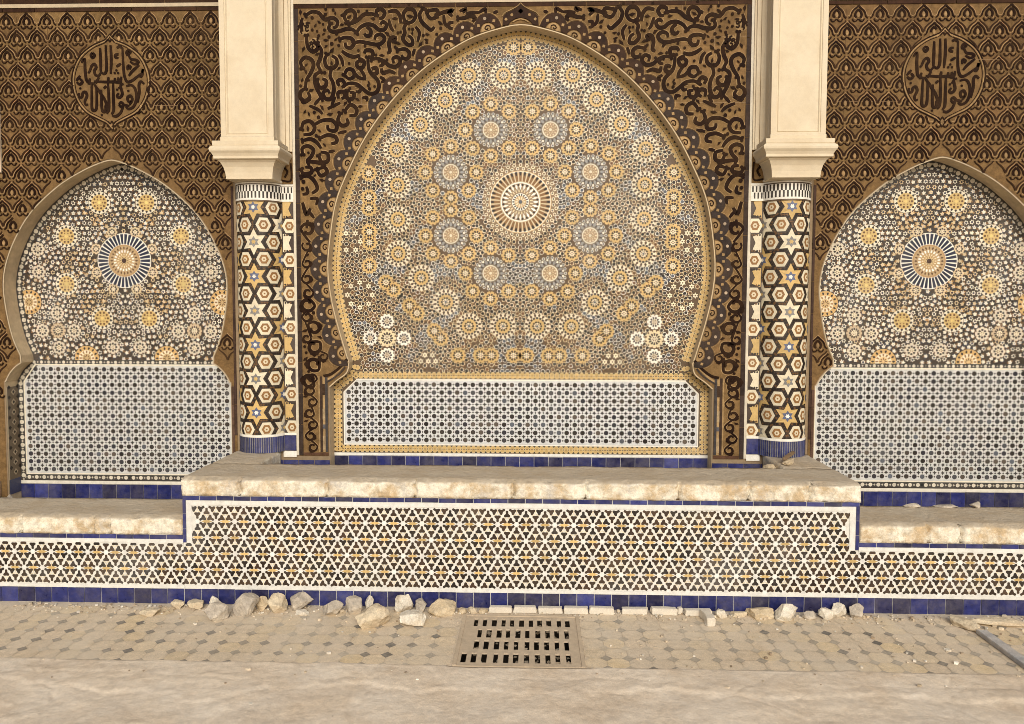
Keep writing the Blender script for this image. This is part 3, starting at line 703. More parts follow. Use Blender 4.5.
chp = spline(CEN_CH, 6); yband(tile, chp[2:], -1); yband(tile, [(1.378, 1.26), (1.378, .765)], -1, .062)
yband(tile, [(0, 1.361), (1.265, 1.361)], -1, .052); yband(tile, [(0, .760), (1.33, .760)], 1, .056)
tile.rect(0, 1.297, 1.21, 1.308, WHITE, .0045, 0); tile.rect(0, .816, 1.305, .826, WHITE, .0045, 0); tile.rect(1.296, .82, 1.306, 1.21, WHITE, .0045, 0)
tile.poly([(1.207, 1.306), (1.207, 1.296), (1.297, 1.206), (1.305, 1.212)], WHITE, .0047, 0)
tile.rect(0, .738, 1.378, .757, (.80, .78, .70), .004, 0)
tile.flip(); merge(tile, tile.axis); tile.big(full(CEN), (.105, .062, .030), .0002)
mpc = put(tile, 'mosaic_panel', TILE, cn_root)
centre = MB(wall(DEP), .1); centre_ros(centre, 0, 2.600); o = put(centre, 'rosette', TILE, cn_root); o.parent = mpc
def dado(mb, x0, x1, z0, z1, chx, p, warm, s=1., shift=0.):
    mb.big([(x0, z0), (x1, z0), (x1, z1-chx), (x1-chx, z1), (x0+chx, z1), (x0, z1-chx)], (.64, .64, .62) if not warm else (.58, .575, .54), .0006, 0)
    nx = int((x1-x0)/p)+1; nz = round((z1-z0)/p); pz = (z1-z0)/nz; px = (x1-x0)/round((x1-x0)/p)
    def ok(x, z, e=.012): return x0+e < x < x1-e and z0+e < z < z1-e and (z-z1)+(x-x1)+chx+e*.4 < 0 and (z-z1)-(x-x0)+chx+e*.4 < 0
    for i in range(-1, nx+1):
        for k in range(nz+1):
            x = x0+(i+.5)*px; z = z0+(k+.5)*pz
            jx, jz = random.uniform(-.0012, .0012), random.uniform(-.0012, .0012)
            dk = random.choice((INK, BLACK, (.05, .05, .055), (.08, .06, .045), SLATE if random.random() < .4 else BLACK))
            if ok(x, z): mb.ngon(x+jx, z+jz, p*.305, 8, dk, .0014, PI/8, .3)
            if ok(x+px/2, z+pz/2, .008): mb.star(x+px/2+jx, z+pz/2+jz, p*.285, p*.135, 4, (.035, .031, .029), .0014, 0, .4)
            if ok(x+px/2, z, .006): mb.ngon(x+px/2, z, p*.125, 4, (.04, .035, .031), .0014, 0, .4)
            if ok(x, z+pz/2, .006): mb.ngon(x, z+pz/2, p*.125, 4, (.04, .035, .031), .0014, 0, .4)
            # hairline joints of the white pieces
            if ok(x, z, .02):
                for a in range(8):
                    t = a*PI/4; r0, r1 = p*.27, p*.40
                    mb.poly([(x+r0*math.cos(t)-.0009*math.sin(t), z+r0*math.sin(t)+.0009*math.cos(t)), (x+r1*math.cos(t)-.0009*math.sin(t), z+r1*math.sin(t)+.0009*math.cos(t)), (x+r1*math.cos(t)+.0009*math.sin(t), z+r1*math.sin(t)-.0009*math.cos(t)), (x+r0*math.cos(t)+.0009*math.sin(t), z+r0*math.sin(t)-.0009*math.cos(t))], (.30, .26, .21), .0011)
d = MB(wall(DEP), .1); dado(d, -1.296, 1.296, .826, 1.297, .088, .0575, False); put(d, 'dado', TILE, cn_root)
def blue_row(mb, x0, x1, z0, z1, step=.106, h=.006, y=None):
    n = max(1, round((x1-x0)/step)); w = (x1-x0)/n
    for i in range(n):
        g = .0021; c = COBALT; r = random.random()
        if r < .25: c = (.022, .022, .065)
        elif r < .36: c = (.035, .042, .17)
        dz = random.uniform(-.001, .001)
        mb.prism([(x0+i*w+g, z0+dz), (x0+(i+1)*w-g, z0+dz), (x0+(i+1)*w-g, z1+dz), (x0+i*w+g, z1+dz)], c, 0, h+random.uniform(-.001, .001), .25)
b = MB(wall(DEP), .2); b.rect(-1.378, .3, 1.378, .738, (.5, .48, .45), .001, 0); blue_row(b, -1.378, 1.378, .630, .733); blue_row(b, -1.378, 1.378, .526, .627); put(b, 'skirting_tiles', BLUE, cn_root)

# ------------------------------------------------------------------ side niches
DEP = .135
def side_niche(sg, label):
    root = empty('wall_niche', label, 'niche', 'arched mosaic niches in the wall', (sg*XN, DEP, .3))
    reveal(root, SID, sg*XN, (.50, .40, .26))
    XC = 2.957-XN
    T = lambda u, v, h: (sg*(XN+u), DEP-h, v)
    mb = MB(T, .15)
    def zs(L): return [(x-2.957, z) for x, z in L]
    s8 = [(.177, 2.603), (.432, 2.356), (.441, 2.002), (.178, 1.748)]
    oth = [(.52, 1.786), (.395, 1.654), (.636, 1.654), (.513, 1.527), (.104, 1.533), (.652, 2.262), (.650, 2.094)]
    fans = [(.730, 1.868), (.304, 1.450)]
    near = [(.228*math.cos(PI/8+k*PI/4), 2.176+.228*math.sin(PI/8+k*PI/4)) for k in (0, 1, -1, -2)]
    TOPS = 1.436
    La = np.array(resample(spline(SID_ARC, 8), .01)); ipl = [(-.01, TOPS), (-.01, 2.888)]+spline(SID_ARC, 6)+[(.72, TOPS)]
    def okk(X, Z, pad=.006):
        k = inside(ipl, X, Z) & (Z > TOPS+pad); dd = np.array([np.min(np.hypot(La[:, 0]-x, La[:, 1]-z)) for x, z in zip(X, Z)]); return k & (dd > .040+pad)
    c = [(0, 2.176, .203)]+[(x, z, .080) for x, z in s8]+[(x, z, .052) for x, z in oth]+[(x, z, .09) for x, z in fans]+[(x, z, .038) for x, z in near]+[(.517, 1.656, .05)]
    def pal(x, z, v):
        w = (math.hypot(x, z-2.176) < .48) and v > -.15
        return (BLACK if random.random() < .6 else (.03, .036, .055)), ((.36, .20, .07) if w else (.19, .10, .04)), ((.58, .45, .26) if (w and random.random() < .7) or random.random() < .08 else (.68, .63, .51))
    def cell(m_, x, z, sp, dark, gap, pale, a):
        m_.star(x, z, sp*.47, sp*.27, 6, pale, .0009, a, .14)
        if random.random() < .38: m_.ngon(x, z, sp*.20, 6, dark, .0013, a); return
        for k in range(5):
            t = a+2*PI*k/5+.3; m_.ngon(x+sp*.40*math.cos(t), z+sp*.40*math.sin(t), sp*.19, 4, dark if k % 2 or random.random() < .4 else gap, .0012, t, .25)
        m_.ngon(x, z, sp*.10, 5, pale if random.random() < .6 else (.3, .33, .4), .0014, a)
    field(mb, okk, c, (0, TOPS, .85, 2.9), .0415, pal, cell)
    def o1(x, z): return bool(okk(np.array([x]), np.array([z]), .02)[0])
    for x, z in s8: ros_sun(mb, x, z)
    for x, z in oth:
        if o1(x, z): ros_small(mb, x, z, (.62, .55, .42), .9, 8)
    for x, z in fans: ros_fan(mb, x, z)
    for x, z in near: ros_small(mb, x, z, (.60, .48, .3), .7, 8)
    ros_small(mb, .517, 1.656, (.55, .42, .26), 1., 12)
    def bead(path, side, w=.036, pitch=.058):
        for p, t, n, l in frames(path, pitch):
            nn = (n[0]*side, n[1]*side)
            def q(a, b_): return (p[0]+t[0]*a*l+nn[0]*b_*w, p[1]+t[1]*a*l+nn[1]*b_*w)
            mb.poly([q(-.5, 0), q(.5, 0), q(.5, 1), q(-.5, 1)], (.05, .045, .04), .0046, .1)
            cc = q(0, .5); mb.ngon(*cc, w*.37, 8, (.60, .54, .42), .0050)
            for a in (-.5, .5):
                mb.poly([q(a-.14, .5), q(a, .72), q(a+.14, .5), q(a, .28)], (.5, .44, .34), .0052, .1)
    bead(spline(SID_ARC, 8), -1, .046); bead([(0, TOPS), (.735, TOPS)], -1, .034); chs = spline(SID_CH, 6); bead(chs, -1, .046)
    bead([(.838, 1.285), (.838, .53)], -1, .046); bead([(0, .527), (.80, .527)], 1, .040)
    for q in ([(0, 1.400), (.700, 1.400)], ): mb.stroke(q, .011, (.72, .66, .52), .001, .0062, 1)
    mb.stroke([(.695, 1.400), (.786, 1.278), (.786, .575), (0, .575)], .010, (.72, .66, .52), .001, .0044, 1) if False else None
    for a, b_ in (((.697, 1.400), (.787, 1.272)), ((.787, 1.272), (.787, .572)), ((.787, .574), (0, .574))): mb.stroke([a, b_], .010, (.72, .66, .52), .001, .0063, 1)
    mb.rect(0, .498, .838, .522, (.70, .65, .54), .0070, 0); mb.rect(0, .366, .838, .386, (.76, .72, .64), .0070, 0)
    # mirror within the niche
    n = len(mb.v); X0 = sg*XN
    mb.v += [(2*X0-x, y, z) for x, y, z in mb.v[:n]]; mb.c += mb.c[:n]; mb.f += [tuple(i+n for i in reversed(f)) for f in mb.f[:]]
    merge(mb, mb.axis); mb.big(full(SID), (.045, .030, .020), .0002)
    mp = put(mb, 'mosaic_panel', TILE, root)
    ce = MB(T, .1); side_ros(ce, .0, 2.176); o = put(ce, 'rosette', TILE, root); o.parent = mp
    dd = MB(lambda u, v, h: T(u, v, h+.0050), .12); dado(dd, -.782, .782, .580, 1.395, .105, .0575, True); put(dd, 'dado', TILE, root)
    bb = MB(wall(DEP), .2); x0, x1 = sorted((sg*(XN-.838), sg*(XN+.838))); bb.rect(x0, .2, x1, .498, (.5, .47, .42), .001, 0)
    blue_row(bb, x0, x1, .389, .494, .107); blue_row(bb, x0, x1, .26, .362, .107); put(bb, 'skirting_tiles', BLUE, root)
    # tiled strip on the outer cheek of the recess
    ck = MB(lambda u, v, h: (sg*(XN+.838-h), u, v), .12)
    ck.rect(.006, .55, DEP-.006, 1.24, (.17, .125, .08), .002, 0)
    for k in range(9):
        z = .60+k*.075; ck.ngon(.075, z, .026, 4, (.45, .36, .24), .004); ck.ngon(.075, z, .013, 4, BLACK, .005)
        for u in (.03, .12): ck.ngon(u, z+.037, .017, 4, BLACK, .004)
    ck.rect(.008, .44, DEP-.008, .55, (.05, .06, .13), .003); ck.rect(.0, .55, .012, 1.24, (.62, .5, .33), .004)
    put(ck, 'cheek_tiles', TILE, root)
side_niche(-1, 'left niche with dark spoked rosette above a pale dotted mosaic dado')
side_niche(1, 'right niche with dark spoked rosette above a pale dotted mosaic dado')

# ------------------------------------------------------------------ columns
CX, CY, CR = 1.873, .06, .172
def column(xc, sg, label, jamb=True):
    root = empty('tiled_column', label, 'column', 'tiled columns with cream capitals', (xc, 0, .79))
    def TC(u, v, h):
        r = CR+h; a = u/CR; return (xc+r*math.sin(a), CY-r*math.cos(a), v)
    TJ = lambda u, v, h: (xc+sg*u, -h, v)
    def cyl(z0, z1, r, col, name, mat, prof=None):
        m = MB(None, 0); n = 40; L_ = prof or [(r, z0), (r, z1)]
        m.v = [(xc+q*math.sin(a), CY-q*math.cos(a), z) for q, z in L_ for a in np.linspace(-1.7, 1.7, n)]; m.c = [col]*len(m.v)
        m.f = [(k*n+i, k*n+i+1, (k+1)*n+i+1, (k+1)*n+i) for k in range(len(L_)-1) for i in range(n-1)]
        return put(m, name, mat, root, True)
    cyl(.79, 2.74, CR-.004, (.06, .04, .03), 'shaft_core', TILE)
    S_ = .1345; VZ = S_*math.sqrt(3)/2*1.04; Z0 = 2.537-S_*math.sqrt(3)/2*1.04
    def sub(mb, pts, col, h, j=None):        # subdivided fan so tiles bend with the shaft
        cx_ = sum(p[0] for p in pts)/len(pts); cz_ = sum(p[1] for p in pts)/len(pts); n = len(pts); k = 1+random.uniform(-.1, .1)
        mid = [((p[0]+cx_)/2, (p[1]+cz_)/2) for p in pts]
        V = [mb.T(cx_, cz_, h)]+[mb.T(*p, h) for p in mid]+[mb.T(*p, h) for p in pts]
        F = [(0, 1+i, 1+(i+1) % n) for i in range(n)]+[(1+i, 1+n+i, 1+n+(i+1) % n, 1+(i+1) % n) for i in range(n)]
        mb.add(V, F, (col[0]*k, col[1]*k, col[2]*k), 0)
    def hexc(mb, x, z, um=-9):
        q = lambda r: [(x+r*math.sin(PI/3*i+PI/6), z+r*1.075*math.cos(PI/3*i+PI/6)) for i in range(6)]
        sub(mb, q(.0530), (.68, .60, .43), .0030); sub(mb, q(.033), (.27, .13, .04), .0042); sub(mb, q(.0175), (.66, .56, .38), .0054); mb.ngon(x, z, .006, 6, RUST, .0062)
        P_ = q(.070)
        for a, b_ in zip(P_, P_[1:]+P_[:1]):
            for f in (.0, .25, .5, .75):
                if a[0]+(b_[0]-a[0])*f > um: mb.ngon(a[0]+(b_[0]-a[0])*f, a[1]+(b_[1]-a[1])*f, .0088, 4, random.choice((BLACK, BLACK, BROWN)), .0048, PI/4*0)
    def starc(mb, x, z, yel):
        c = YEL if yel else CREAM
        P_ = [(x+(.089 if i % 2 == 0 else .048)*math.sin(PI/6*i), z+1.06*(.089 if i % 2 == 0 else .048)*math.cos(PI/6*i)) for i in range(12)]
        sub(mb, P_, c, .0034)
        mb.star(x, z, .040, .024, 6, (.10, .12, .20) if yel else (.22, .21, .2), .0056, PI/2); mb.star(x, z, .017, .010, 6, WHITE if yel else YEL, .0064, 0)
    def pattern(mb, x0, x1, phase):
        r = 0; z = Z0+VZ
        while z > .90:
            for k in range(-4, 5):
                x = (k+.5*(r % 2))*S_+phase
                if not (x0 < x < x1) or not (.94 < z < 2.575): continue
                kk = (k-(r//2)*0 + (r % 2)*2) % 3
                # every third site of the lattice is a star
                site = (2*k+(r % 2)) % 6
                if site == (0 if r % 2 == 0 else 3): starc(mb, x, z, (r//2 % 2 == 1) if r % 2 else (r//2 % 2 == 0))
                else: hexc(mb, x, z)
            z -= VZ; r += 1
    mb = MB(TC, .12); pattern(mb, -.22, .22, 0.); put(mb, 'shaft_mosaic', TILE, root)
    # neck band of upright tiles, white fillets
    mb = MB(TC, .1)
    def ringstrip(mb, z0, z1, col, h):
        for a in np.linspace(-.27, .27, 25)[:-1]: mb.poly([(a, z0), (a+.0225, z0), (a+.0225, z1), (a, z1)], col, h, 0)
    for z0, z1, c in ((2.588, 2.600, WHITE), (2.600, 2.694, WHITE), (2.702, 2.712, WHITE), (2.694, 2.702, (.08, .05, .03)), (2.578, 2.588, (.10, .06, .03)), (.905, .922, WHITE)): ringstrip(mb, z0, z1, c, .0080)
    def piano(mb, u0, u1):
        u = u0; k = 0
        while u < u1:
            for z0, z1, dk in ((2.650, 2.690, 0), (2.604, 2.646, 1)):
                if (k+dk) % 2 == 0: mb.rect(u+.0004, z0-.002, u+.0122, z1+.002, BLACK, .0090)
            u += .0125; k += 1
    piano(mb, -.25, .25); put(mb, 'neck_band', TILE, root)
    mb = MB(TC, .3)
    for a in np.linspace(-.27, .27, 37)[:-1]: mb.rect(a, .791, a+.0152, .905, (.30, .28, .25), .0085, 0)
    for a in np.linspace(-.27, .27, 37)[:-1]: mb.rect(a+.0026, .792, a+.0142, .904, random.choice((COBALT, (.03, .035, .12), (.04, .05, .15), (.02, .025, .08))), .0095)
    put(mb, 'base_tiles', BLUE, root)
    cyl(0, 0, 0, (1, 1, 1), 'neck_ring', PLASTER, [(.165, 2.712), (.178, 2.716), (.184, 2.726), (.178, 2.736), (.160, 2.742)])
    if jamb:
        mb = MB(TJ, .1); mb.rect(.16, .79, .251, 2.58, (.06, .04, .03), .001, 0)
        S0 = .165
        r = 0; z = Z0+VZ
        while z > .9:
            for k in range(0, 3):
                x = S0+(k-.5*(r % 2))*S_*.98+.003
                if .94 < z < 2.575 and .17 < x < .25 and r % 2: hexc(mb, min(x, .218), z, .172)
                elif .94 < z < 2.575 and k == 0 and r % 2 == 0: hexc(mb, .222, z+0, .172) if False else mb.poly([(.171, z-.07), (.232, z-.045), (.212, z), (.232, z+.045), (.171, z+.07)], YEL if (r//2) % 2 == 0 else CREAM, .004)
            z -= VZ; r += 1
        for z0, z1, c in ((2.588, 2.696, WHITE), (2.700, 2.710, WHITE), (.905, .922, WHITE), (.745, .790, WHITE)): mb.rect(.155, z0, .251, z1, c, .0095, 0)
        piano_T = [mb.rect(.158+.0125*k+.001, z0, .158+.0125*k+.0115, z1, BLACK, .0105) for k in range(7) for z0, z1, dk in ((2.650, 2.690, 0), (2.604, 2.646, 1)) if (k+dk) % 2 == 0]
        put(mb, 'jamb_mosaic', TILE, root)
        mb = MB(TJ, .1); mb.prism([(.158, .793), (.249, .793), (.249, .903), (.158, .903)], COBALT, 0, .0095); put(mb, 'jamb_tile', BLUE, root)
        mb = MB(TJ, .1); mb.rect(.155, 2.713, .251, 2.94, CLAY, .003)
        mb.stroke([(.17, 2.74), (.235, 2.74), (.235, 2.86)], .012, DKB, 0, .008); mb.stroke([(.19, 2.76), (.21, 2.80), (.19, 2.83), (.20, 2.86)], .014, DKB, 0, .008)
        put(mb, 'jamb_carving', CARVE, root)
    # capital and pilaster
    lv = [(.163, .180, 2.722), (.163, .180, 2.736), (.166, .183, 2.765), (.174, .192, 2.80), (.190, .208, 2.832), (.199, .216, 2.840), (.199, .216, 2.847), (.2235, .240, 2.850), (.2235, .240, 2.868), (.231, .248, 2.884), (.243, .260, 2.900), (.246, .262, 2.914), (.240, .256, 2.928), (.229, .245, 2.936), (.224, .241, 2.9395), (.2275, .2445, 2.9405), (.2275, .2445, 2.970), (.198, .214, 2.972), (.187, .205, 2.976), (.187, .205, 3.004), (.183, .201, 3.0065)]
    m = MB(None, 0)
    for hw, dp, z in lv: m.v += [(xc-hw, .0, z), (xc-hw, -dp, z), (xc+hw, -dp, z), (xc+hw, .0, z)]
    m.c = [(1, 1, 1)]*len(m.v)
    for i in range(len(lv)-1):
        for k in range(3): m.f.append((4*i+k, 4*i+k+1, 4*i+k+5, 4*i+k+4))
    m.f += [(0, 1, 2, 3)]
    o = put(m, 'capital', PLASTER, root)
    bv = o.modifiers.new('edge', 'BEVEL'); bv.width = .0025; bv.segments = 2; bv.limit_method = 'ANGLE'
    m = MB(None, 0); P0, P1 = 3.007, 5.05; hw, dp = .183, .200
    def panelface(a, b_, rz0, rz1, mk, steps):   # nested frames on a face: mk(u, depth, z)
        L_ = []
        for ins, de in steps: L_.append([mk(a+ins[0], de, rz0+ins[1]), mk(b_-ins[0], de, rz0+ins[1]), mk(b_-ins[0], de, rz1), mk(a+ins[0], de, rz1)])
        n = len(m.v)
        for q in L_: m.v += q
        for i in range(len(L_)-1):
            for k in (0, 1, 3): m.f.append((n+4*i+k, n+4*i+(k+1) % 4, n+4*i+4+(k+1) % 4, n+4*i+4+k))
        m.f.append(tuple(n+4*(len(L_)-1)+k for k in range(4)))
    panelface(xc-hw, xc+hw, P0, P1, lambda u, d_, z: (u, -dp+d_, z), [((0, 0), 0), ((.034, .012), 0), ((.037, .014), .006), ((.043, .018), .006), ((.046, .02), .002), ((.052, .024), .010)])
    for s in (-1, 1):
        panelface(0, 1, P0, P1, lambda u, d_, z, s=s: (xc+s*(hw-d_), -dp+u*dp, z), [((0, 0), 0), ((.16, 0), 0), ((.2, .0), .012), ((.3, 0), .012), ((.34, 0), .004)])
    m.c = [(1, 1, 1)]*len(m.v); put(m, 'pilaster', PLASTER, root)
    m = MB(None, 0)
    zb = 2.94 if jamb else 2.80
    for a, b_, d_ in ((.183, .205, .030), (.205, .213, .018), (.213, .238, .036), (.238, .2505, .022)):
        e = b_ if jamb else b_+.065*(1 if b_ > .24 else 0)
        x0, x1 = sorted((xc+sg*a, xc+sg*e)); m.box(x0, -d_, zb, x1, .0, 5.05, (1, 1, 1))
    put(m, 'jamb_moulding', PLASTER, root)
column(-CX, 1, 'left column with blue based star mosaic shaft beside the central niche')
column(CX, -1, 'right column with blue based star mosaic shaft beside the central niche')
column(-4.055, 1, 'outermost column, only its cream pilaster edge showing at the far left', False)

# ------------------------------------------------------------------ basins
YF, YB = -.864, -.465
RX = 2.056
def slab(name, root, x0, y0, z0, x1, y1, z1, seed, joints, rough=.011):
    """rough stone slab, subdivided and chipped along its top front edge"""
    bm = bmesh.new(); nx = max(2, int((x1-x0)/.011)); ny = max(2, int((y1-y0)/.03)); nz = 7
    idx = {}
    def V(i, j, k):
        if (i, j, k) in idx: return idx[(i, j, k)]
        x = x0+(x1-x0)*i/nx; y = y0+(y1-y0)*j/ny; z = z0+(z1-z0)*k/nz
        v = Vector((x*3+seed, y*3, z*3)); n1 = noise.fractal(v*2.5, 1, 2, 4); n2 = noise.fractal(v*9+Vector((9, 1, 4)), 1, 2, 3)
        dx = dy = dz = 0
        if j == 0:
            dy += (n1*.8+n2*.6)*rough
            if k == nz: dy += .010+max(0, n2)*.014; dz -= .010+max(0, n1)*.018
            elif k == nz-1: dy += max(0, n2)*.006
            jd = min([abs(x-q-.006*math.sin(z*90)) for q in joints] or [9])
            if jd < .011: dy += .050*(1-jd/.011)
        if k == nz and j: dz += n1*.004+n2*.002
        if i == 0 and k == nz: dx += .006
        if i == nx and k == nz: dx -= .006
        idx[(i, j, k)] = bm.verts.new((x+dx, y+dy, z+dz)); return idx[(i, j, k)]
    for i in range(nx):
        for j in range(ny):
            bm.faces.new((V(i, j, nz), V(i+1, j, nz), V(i+1, j+1, nz), V(i, j+1, nz))); bm.faces.new((V(i, j, 0), V(i, j+1, 0), V(i+1, j+1, 0), V(i+1, j, 0)))
        for k in range(nz):
            bm.faces.new((V(i, 0, k), V(i+1, 0, k), V(i+1, 0, k+1), V(i, 0, k+1))); bm.faces.new((V(i, ny, k), V(i, ny, k+1), V(i+1, ny, k+1), V(i+1, ny, k)))
    for j in range(ny):
        for k in range(nz):
            bm.faces.new((V(0, j, k), V(0, j, k+1), V(0, j+1, k+1), V(0, j+1, k))); bm.faces.new((V(nx, j, k), V(nx, j+1, k), V(nx, j+1, k+1), V(nx, j, k+1)))
    me = bpy.data.meshes.new(name); bm.to_mesh(me); bm.free(); me.materials.append(COPING)
    me.polygons.foreach_set('use_smooth', [True]*len(me.polygons))
    o = bpy.data.objects.new(name, me); COL.objects.link(o); o.parent = root; o.matrix_parent_inverse.identity()
    me.transform(__import__('mathutils').Matrix.Translation(-Vector(root.location))); return o
LA = 1.735/15; LR = LA*.8660*1.005
def kite_front(root, polyclip, bands, zc=.5205):
    """geometric white strapwork: black bells round cream and yellow crosses; polyclip(x,z)->bool"""
    mb = MB(wall(YF), .12)
    for x0, z0, x1, z1 in bands: mb.rect(x0, z0, x1, z1, (.70, .68, .61), .0005, 0)
    def bell(x, z, a):
        c, s = math.cos(a), math.sin(a); L_ = LA
        P_ = [(.445, .034), (.425, .060), (.37, .067), (.31, .060), (.265, .085), (.235, .122), (.195, .162), (.145, .166), (.106, .142), (.095, .075), (.105, 0)]
        P_ = P_+[(u, -v) for u, v in reversed(P_[:-1])]
        mb.poly([(x+(u*c-v*s)*L_, z+(u*s+v*c)*L_) for u, v in P_], random.choice((BLACK, (.035, .02, .012), (.05, .028, .016))), .0016, .35)
    r0 = -6
    for r in range(-6, 8):
        z = zc+r*LR
        for k in range(-32, 33):
            x = (k+.5*(r % 2))*LA
            if polyclip(x, z, -.02):
                mb.star(x, z, LA*.15, LA*.09, 6, (.74, .72, .67), .0014, PI/2)
            # two triangles per site
            for up in (0, 1):
                tx = x+LA/2; tz = z+(LR/3 if up else -LR/3)
                for q in range(3):
                    a = (PI/2 if up else -PI/2)+q*2*PI/3
                    bx, bz = tx+.22*LA*math.cos(a), tz+.22*LA*math.sin(a)
                    if polyclip(bx, bz, .004): bell(tx, tz, a)
                if polyclip(tx, tz, .01): mb.kites(tx, tz, 0, LA*.10, LA*.25, 3, .35, (.70, .60, .42), .0011, -PI/2 if up else PI/2)
            # yellow bar at the middle of the horizontal edges
            ex = x+LA/2
            if polyclip(ex, z, .006):
                w = LA*.29
                mb.poly([(ex-w, z), (ex-w*.5, z+LA*.06), (ex, z+LA*.07), (ex+w*.5, z+LA*.06), (ex+w, z), (ex+w*.5, z-LA*.06), (ex, z-LA*.07), (ex-w*.5, z-LA*.06)], (.60, .41, .16), .0022, .2)
                mb.poly([(ex, z-LA*.20), (ex+LA*.032, z), (ex, z+LA*.20), (ex-LA*.032, z)], (.76, .60, .34), .0020, .1)
    return mb
def basin(name_label, x0, x1, zt, zb, coping_args, seed):
    root = empty('water_basin', name_label, 'basin', 'stone rimmed basins below the niches', ((x0+x1)/2, YF, 0))
    return root
WB_ = (.70, .68, .62)
# centre
bc = basin('long central basin, highest of three, patterned white and black front under pale coping', -RX, RX, .79, 0, None, 1)
X1 = 2.002
mb = kite_front(bc, lambda x, z, e: (abs(x) < X1-e or (z < .383-e and abs(x) < RX)) and .114+e < z < .623-e, [(-RX, 0, RX, .679)])
for r in ((-X1-.03, .622, X1+.03, .651), (-X1-.03, .385, -X1+.002, .622), (X1-.002, .385, X1+.03, .622), (-RX, .097, RX, .1155)): mb.rect(*r, WB_, .004, .02)
put(mb, 'mosaic_front', TILE, bc)
b = MB(wall(YF), .2); blue_row(b, -RX, RX, .003, .095, .1055)
put(b, 'skirting_tiles', BLUE, bc); b = MB(wall(YF), .2); blue_row(b, -RX, RX, .653, .678, .1055, .005)
for s in (-1, 1):
    for k in range(3):
        a, c = sorted((s*RX, s*(RX-.019))); b.prism([(a, .388+k*.090), (c, .388+k*.090), (c, .475+k*.090), (a, .475+k*.090)], COBALT, 0, .005, .3)
put(b, 'edging_tiles', BLUE, bc)
m = MB(None, 0); m.box(-RX, YF+.001, 0, RX, -.47, .679); m.box(-RX, -.4699, 0, -1.745, -.001, .679); m.box(1.745, -.4699, 0, RX, -.001, .679); m.box(-1.7449, -.4699, 0, 1.7449, .149, .34)
put(m, 'body', MASON, bc)
slab('coping', bc, -RX-.004, YF-.005, .680, RX+.004, YB, .792, 3.1, (-1.70, -1.16, -.62, -.02, .42, .98, 1.40, 1.765))
slab('coping_return', bc, -RX-.004, YB+.003, .680, -1.738, .0, .790, 9.1, ())
slab('coping_return', bc, 1.738, YB+.003, .680, RX+.004, .0, .790, 12.7, ())
for s, lab, jt in ((-1, 'low left basin with blue edged stone coping and patterned front', (-2.62, -2.52, -3.08)), (1, 'low right basin with blue edged stone coping and patterned front', (2.47, 2.66, 3.1))):
    a, c = sorted((s*(RX+.001), s*5.2)); br = basin(lab, a, c, .55, 0, None, 2)
    mb = kite_front(br, lambda x, z, e, s=s: x*s >= RX and abs(x) < 5.15-e and .114+e < z < .383-e, [(a, 0, c, .4345)])
    mb.rect(a, .382, c, .406, WB_, .004, .02); mb.rect(a, .097, c, .1155, WB_, .004, .02)
    put(mb, 'mosaic_front', TILE, br)
    b = MB(wall(YF), .2); blue_row(b, a, c, .003, .095, .1055); put(b, 'skirting_tiles', BLUE, br); b = MB(wall(YF), .2); blue_row(b, a, c, .408, .433, .1055, .005); put(b, 'edging_tiles', BLUE, br)
    m = MB(None, 0); m.box(a, YF+.001, 0, c, YB-.01, .434); m.box(a, YB-.0099, 0, c, .149, .24); q0, q1 = sorted((s*3.83, s*5.2)); m.box(q0, YB-.0095, .2405, q1, -.001, .434)
    put(m, 'body', MASON, br)
    a2, c2 = sorted((s*(RX+.006), s*5.2)); slab('coping', br, a2, YF-.005, .435, c2, YB, .549, 21.3*s, jt)
    slab('coping_return', br, q0, YB+.003, .435, q1, -.001, .547, 31.3*s, ())

# ------------------------------------------------------------------ floor
GX0, GX1, GY0, GY1 = -.315, .375, -1.615, -.975
m = MB(lambda u, v, h: (u, v, h), .12)
for x0, y0, x1, y1 in ((-9, -1.602, GX0, YF+.003), (GX1, -1.602, 9, YF+.003), (GX0, GY1, GX1, YF+.003)): m.rect(x0, y0, x1, y1, (.62, .51, .37), 0, 0)
FP = .1160; FQ = .1135
for i in range(-40, 41):
    for k in range(0, 8):
        x = .0235+i*FP; y = -1.606+k*FQ
        ok = not (GX0-.07 < x < GX1+.05 and y < GY1+.05)
        fade = k > 5 or (k > 4 and random.random() < .5)
        if ok and not fade and random.random() < .93:
            d_ = .0315*random.uniform(.9, 1.08); P_ = [(x-d_, y), (x, y-d_), (x+d_, y), (x, y+d_)]
            P_ = [(a, max(b_, -1.6015)) for a, b_ in P_]
            dust = random.uniform(0, .62)+max(0, noise.noise(Vector((x*1.4, y*2, 1))))*.9; dust = min(dust, .93)
            c = tuple(a*(1-dust)+b_*dust for a, b_ in zip((.17, .155, .13), (.60, .50, .36)))
            m.poly(P_, c, .003, .15)
        cx_, cy_ = x+FP/2, y+FQ/2
        if (GX0-.06 < cx_ < GX1+.05 and cy_ < GY1+.06) or cy_ > YF-.07: continue
        a_, b_ = FP/2-.002, .030
        P_ = [(cx_-b_*.9, cy_-a_), (cx_+b_*.9, cy_-a_), (cx_+a_, cy_-b_*.9), (cx_+a_, cy_+b_*.9), (cx_+b_*.9, cy_+a_), (cx_-b_*.9, cy_+a_), (cx_-a_, cy_+b_*.9), (cx_-a_, cy_-b_*.9)]
        dust = random.uniform(.3, .9); c = tuple(q*(1-dust)+w*dust for q, w in zip(random.choice(((.68, .52, .29), (.62, .49, .33), (.66, .53, .35))), (.62, .51, .37)))
        m.poly(P_, c, .0022, .05)
o = m.build('tiled_pavement', FLOOR); struct(o)
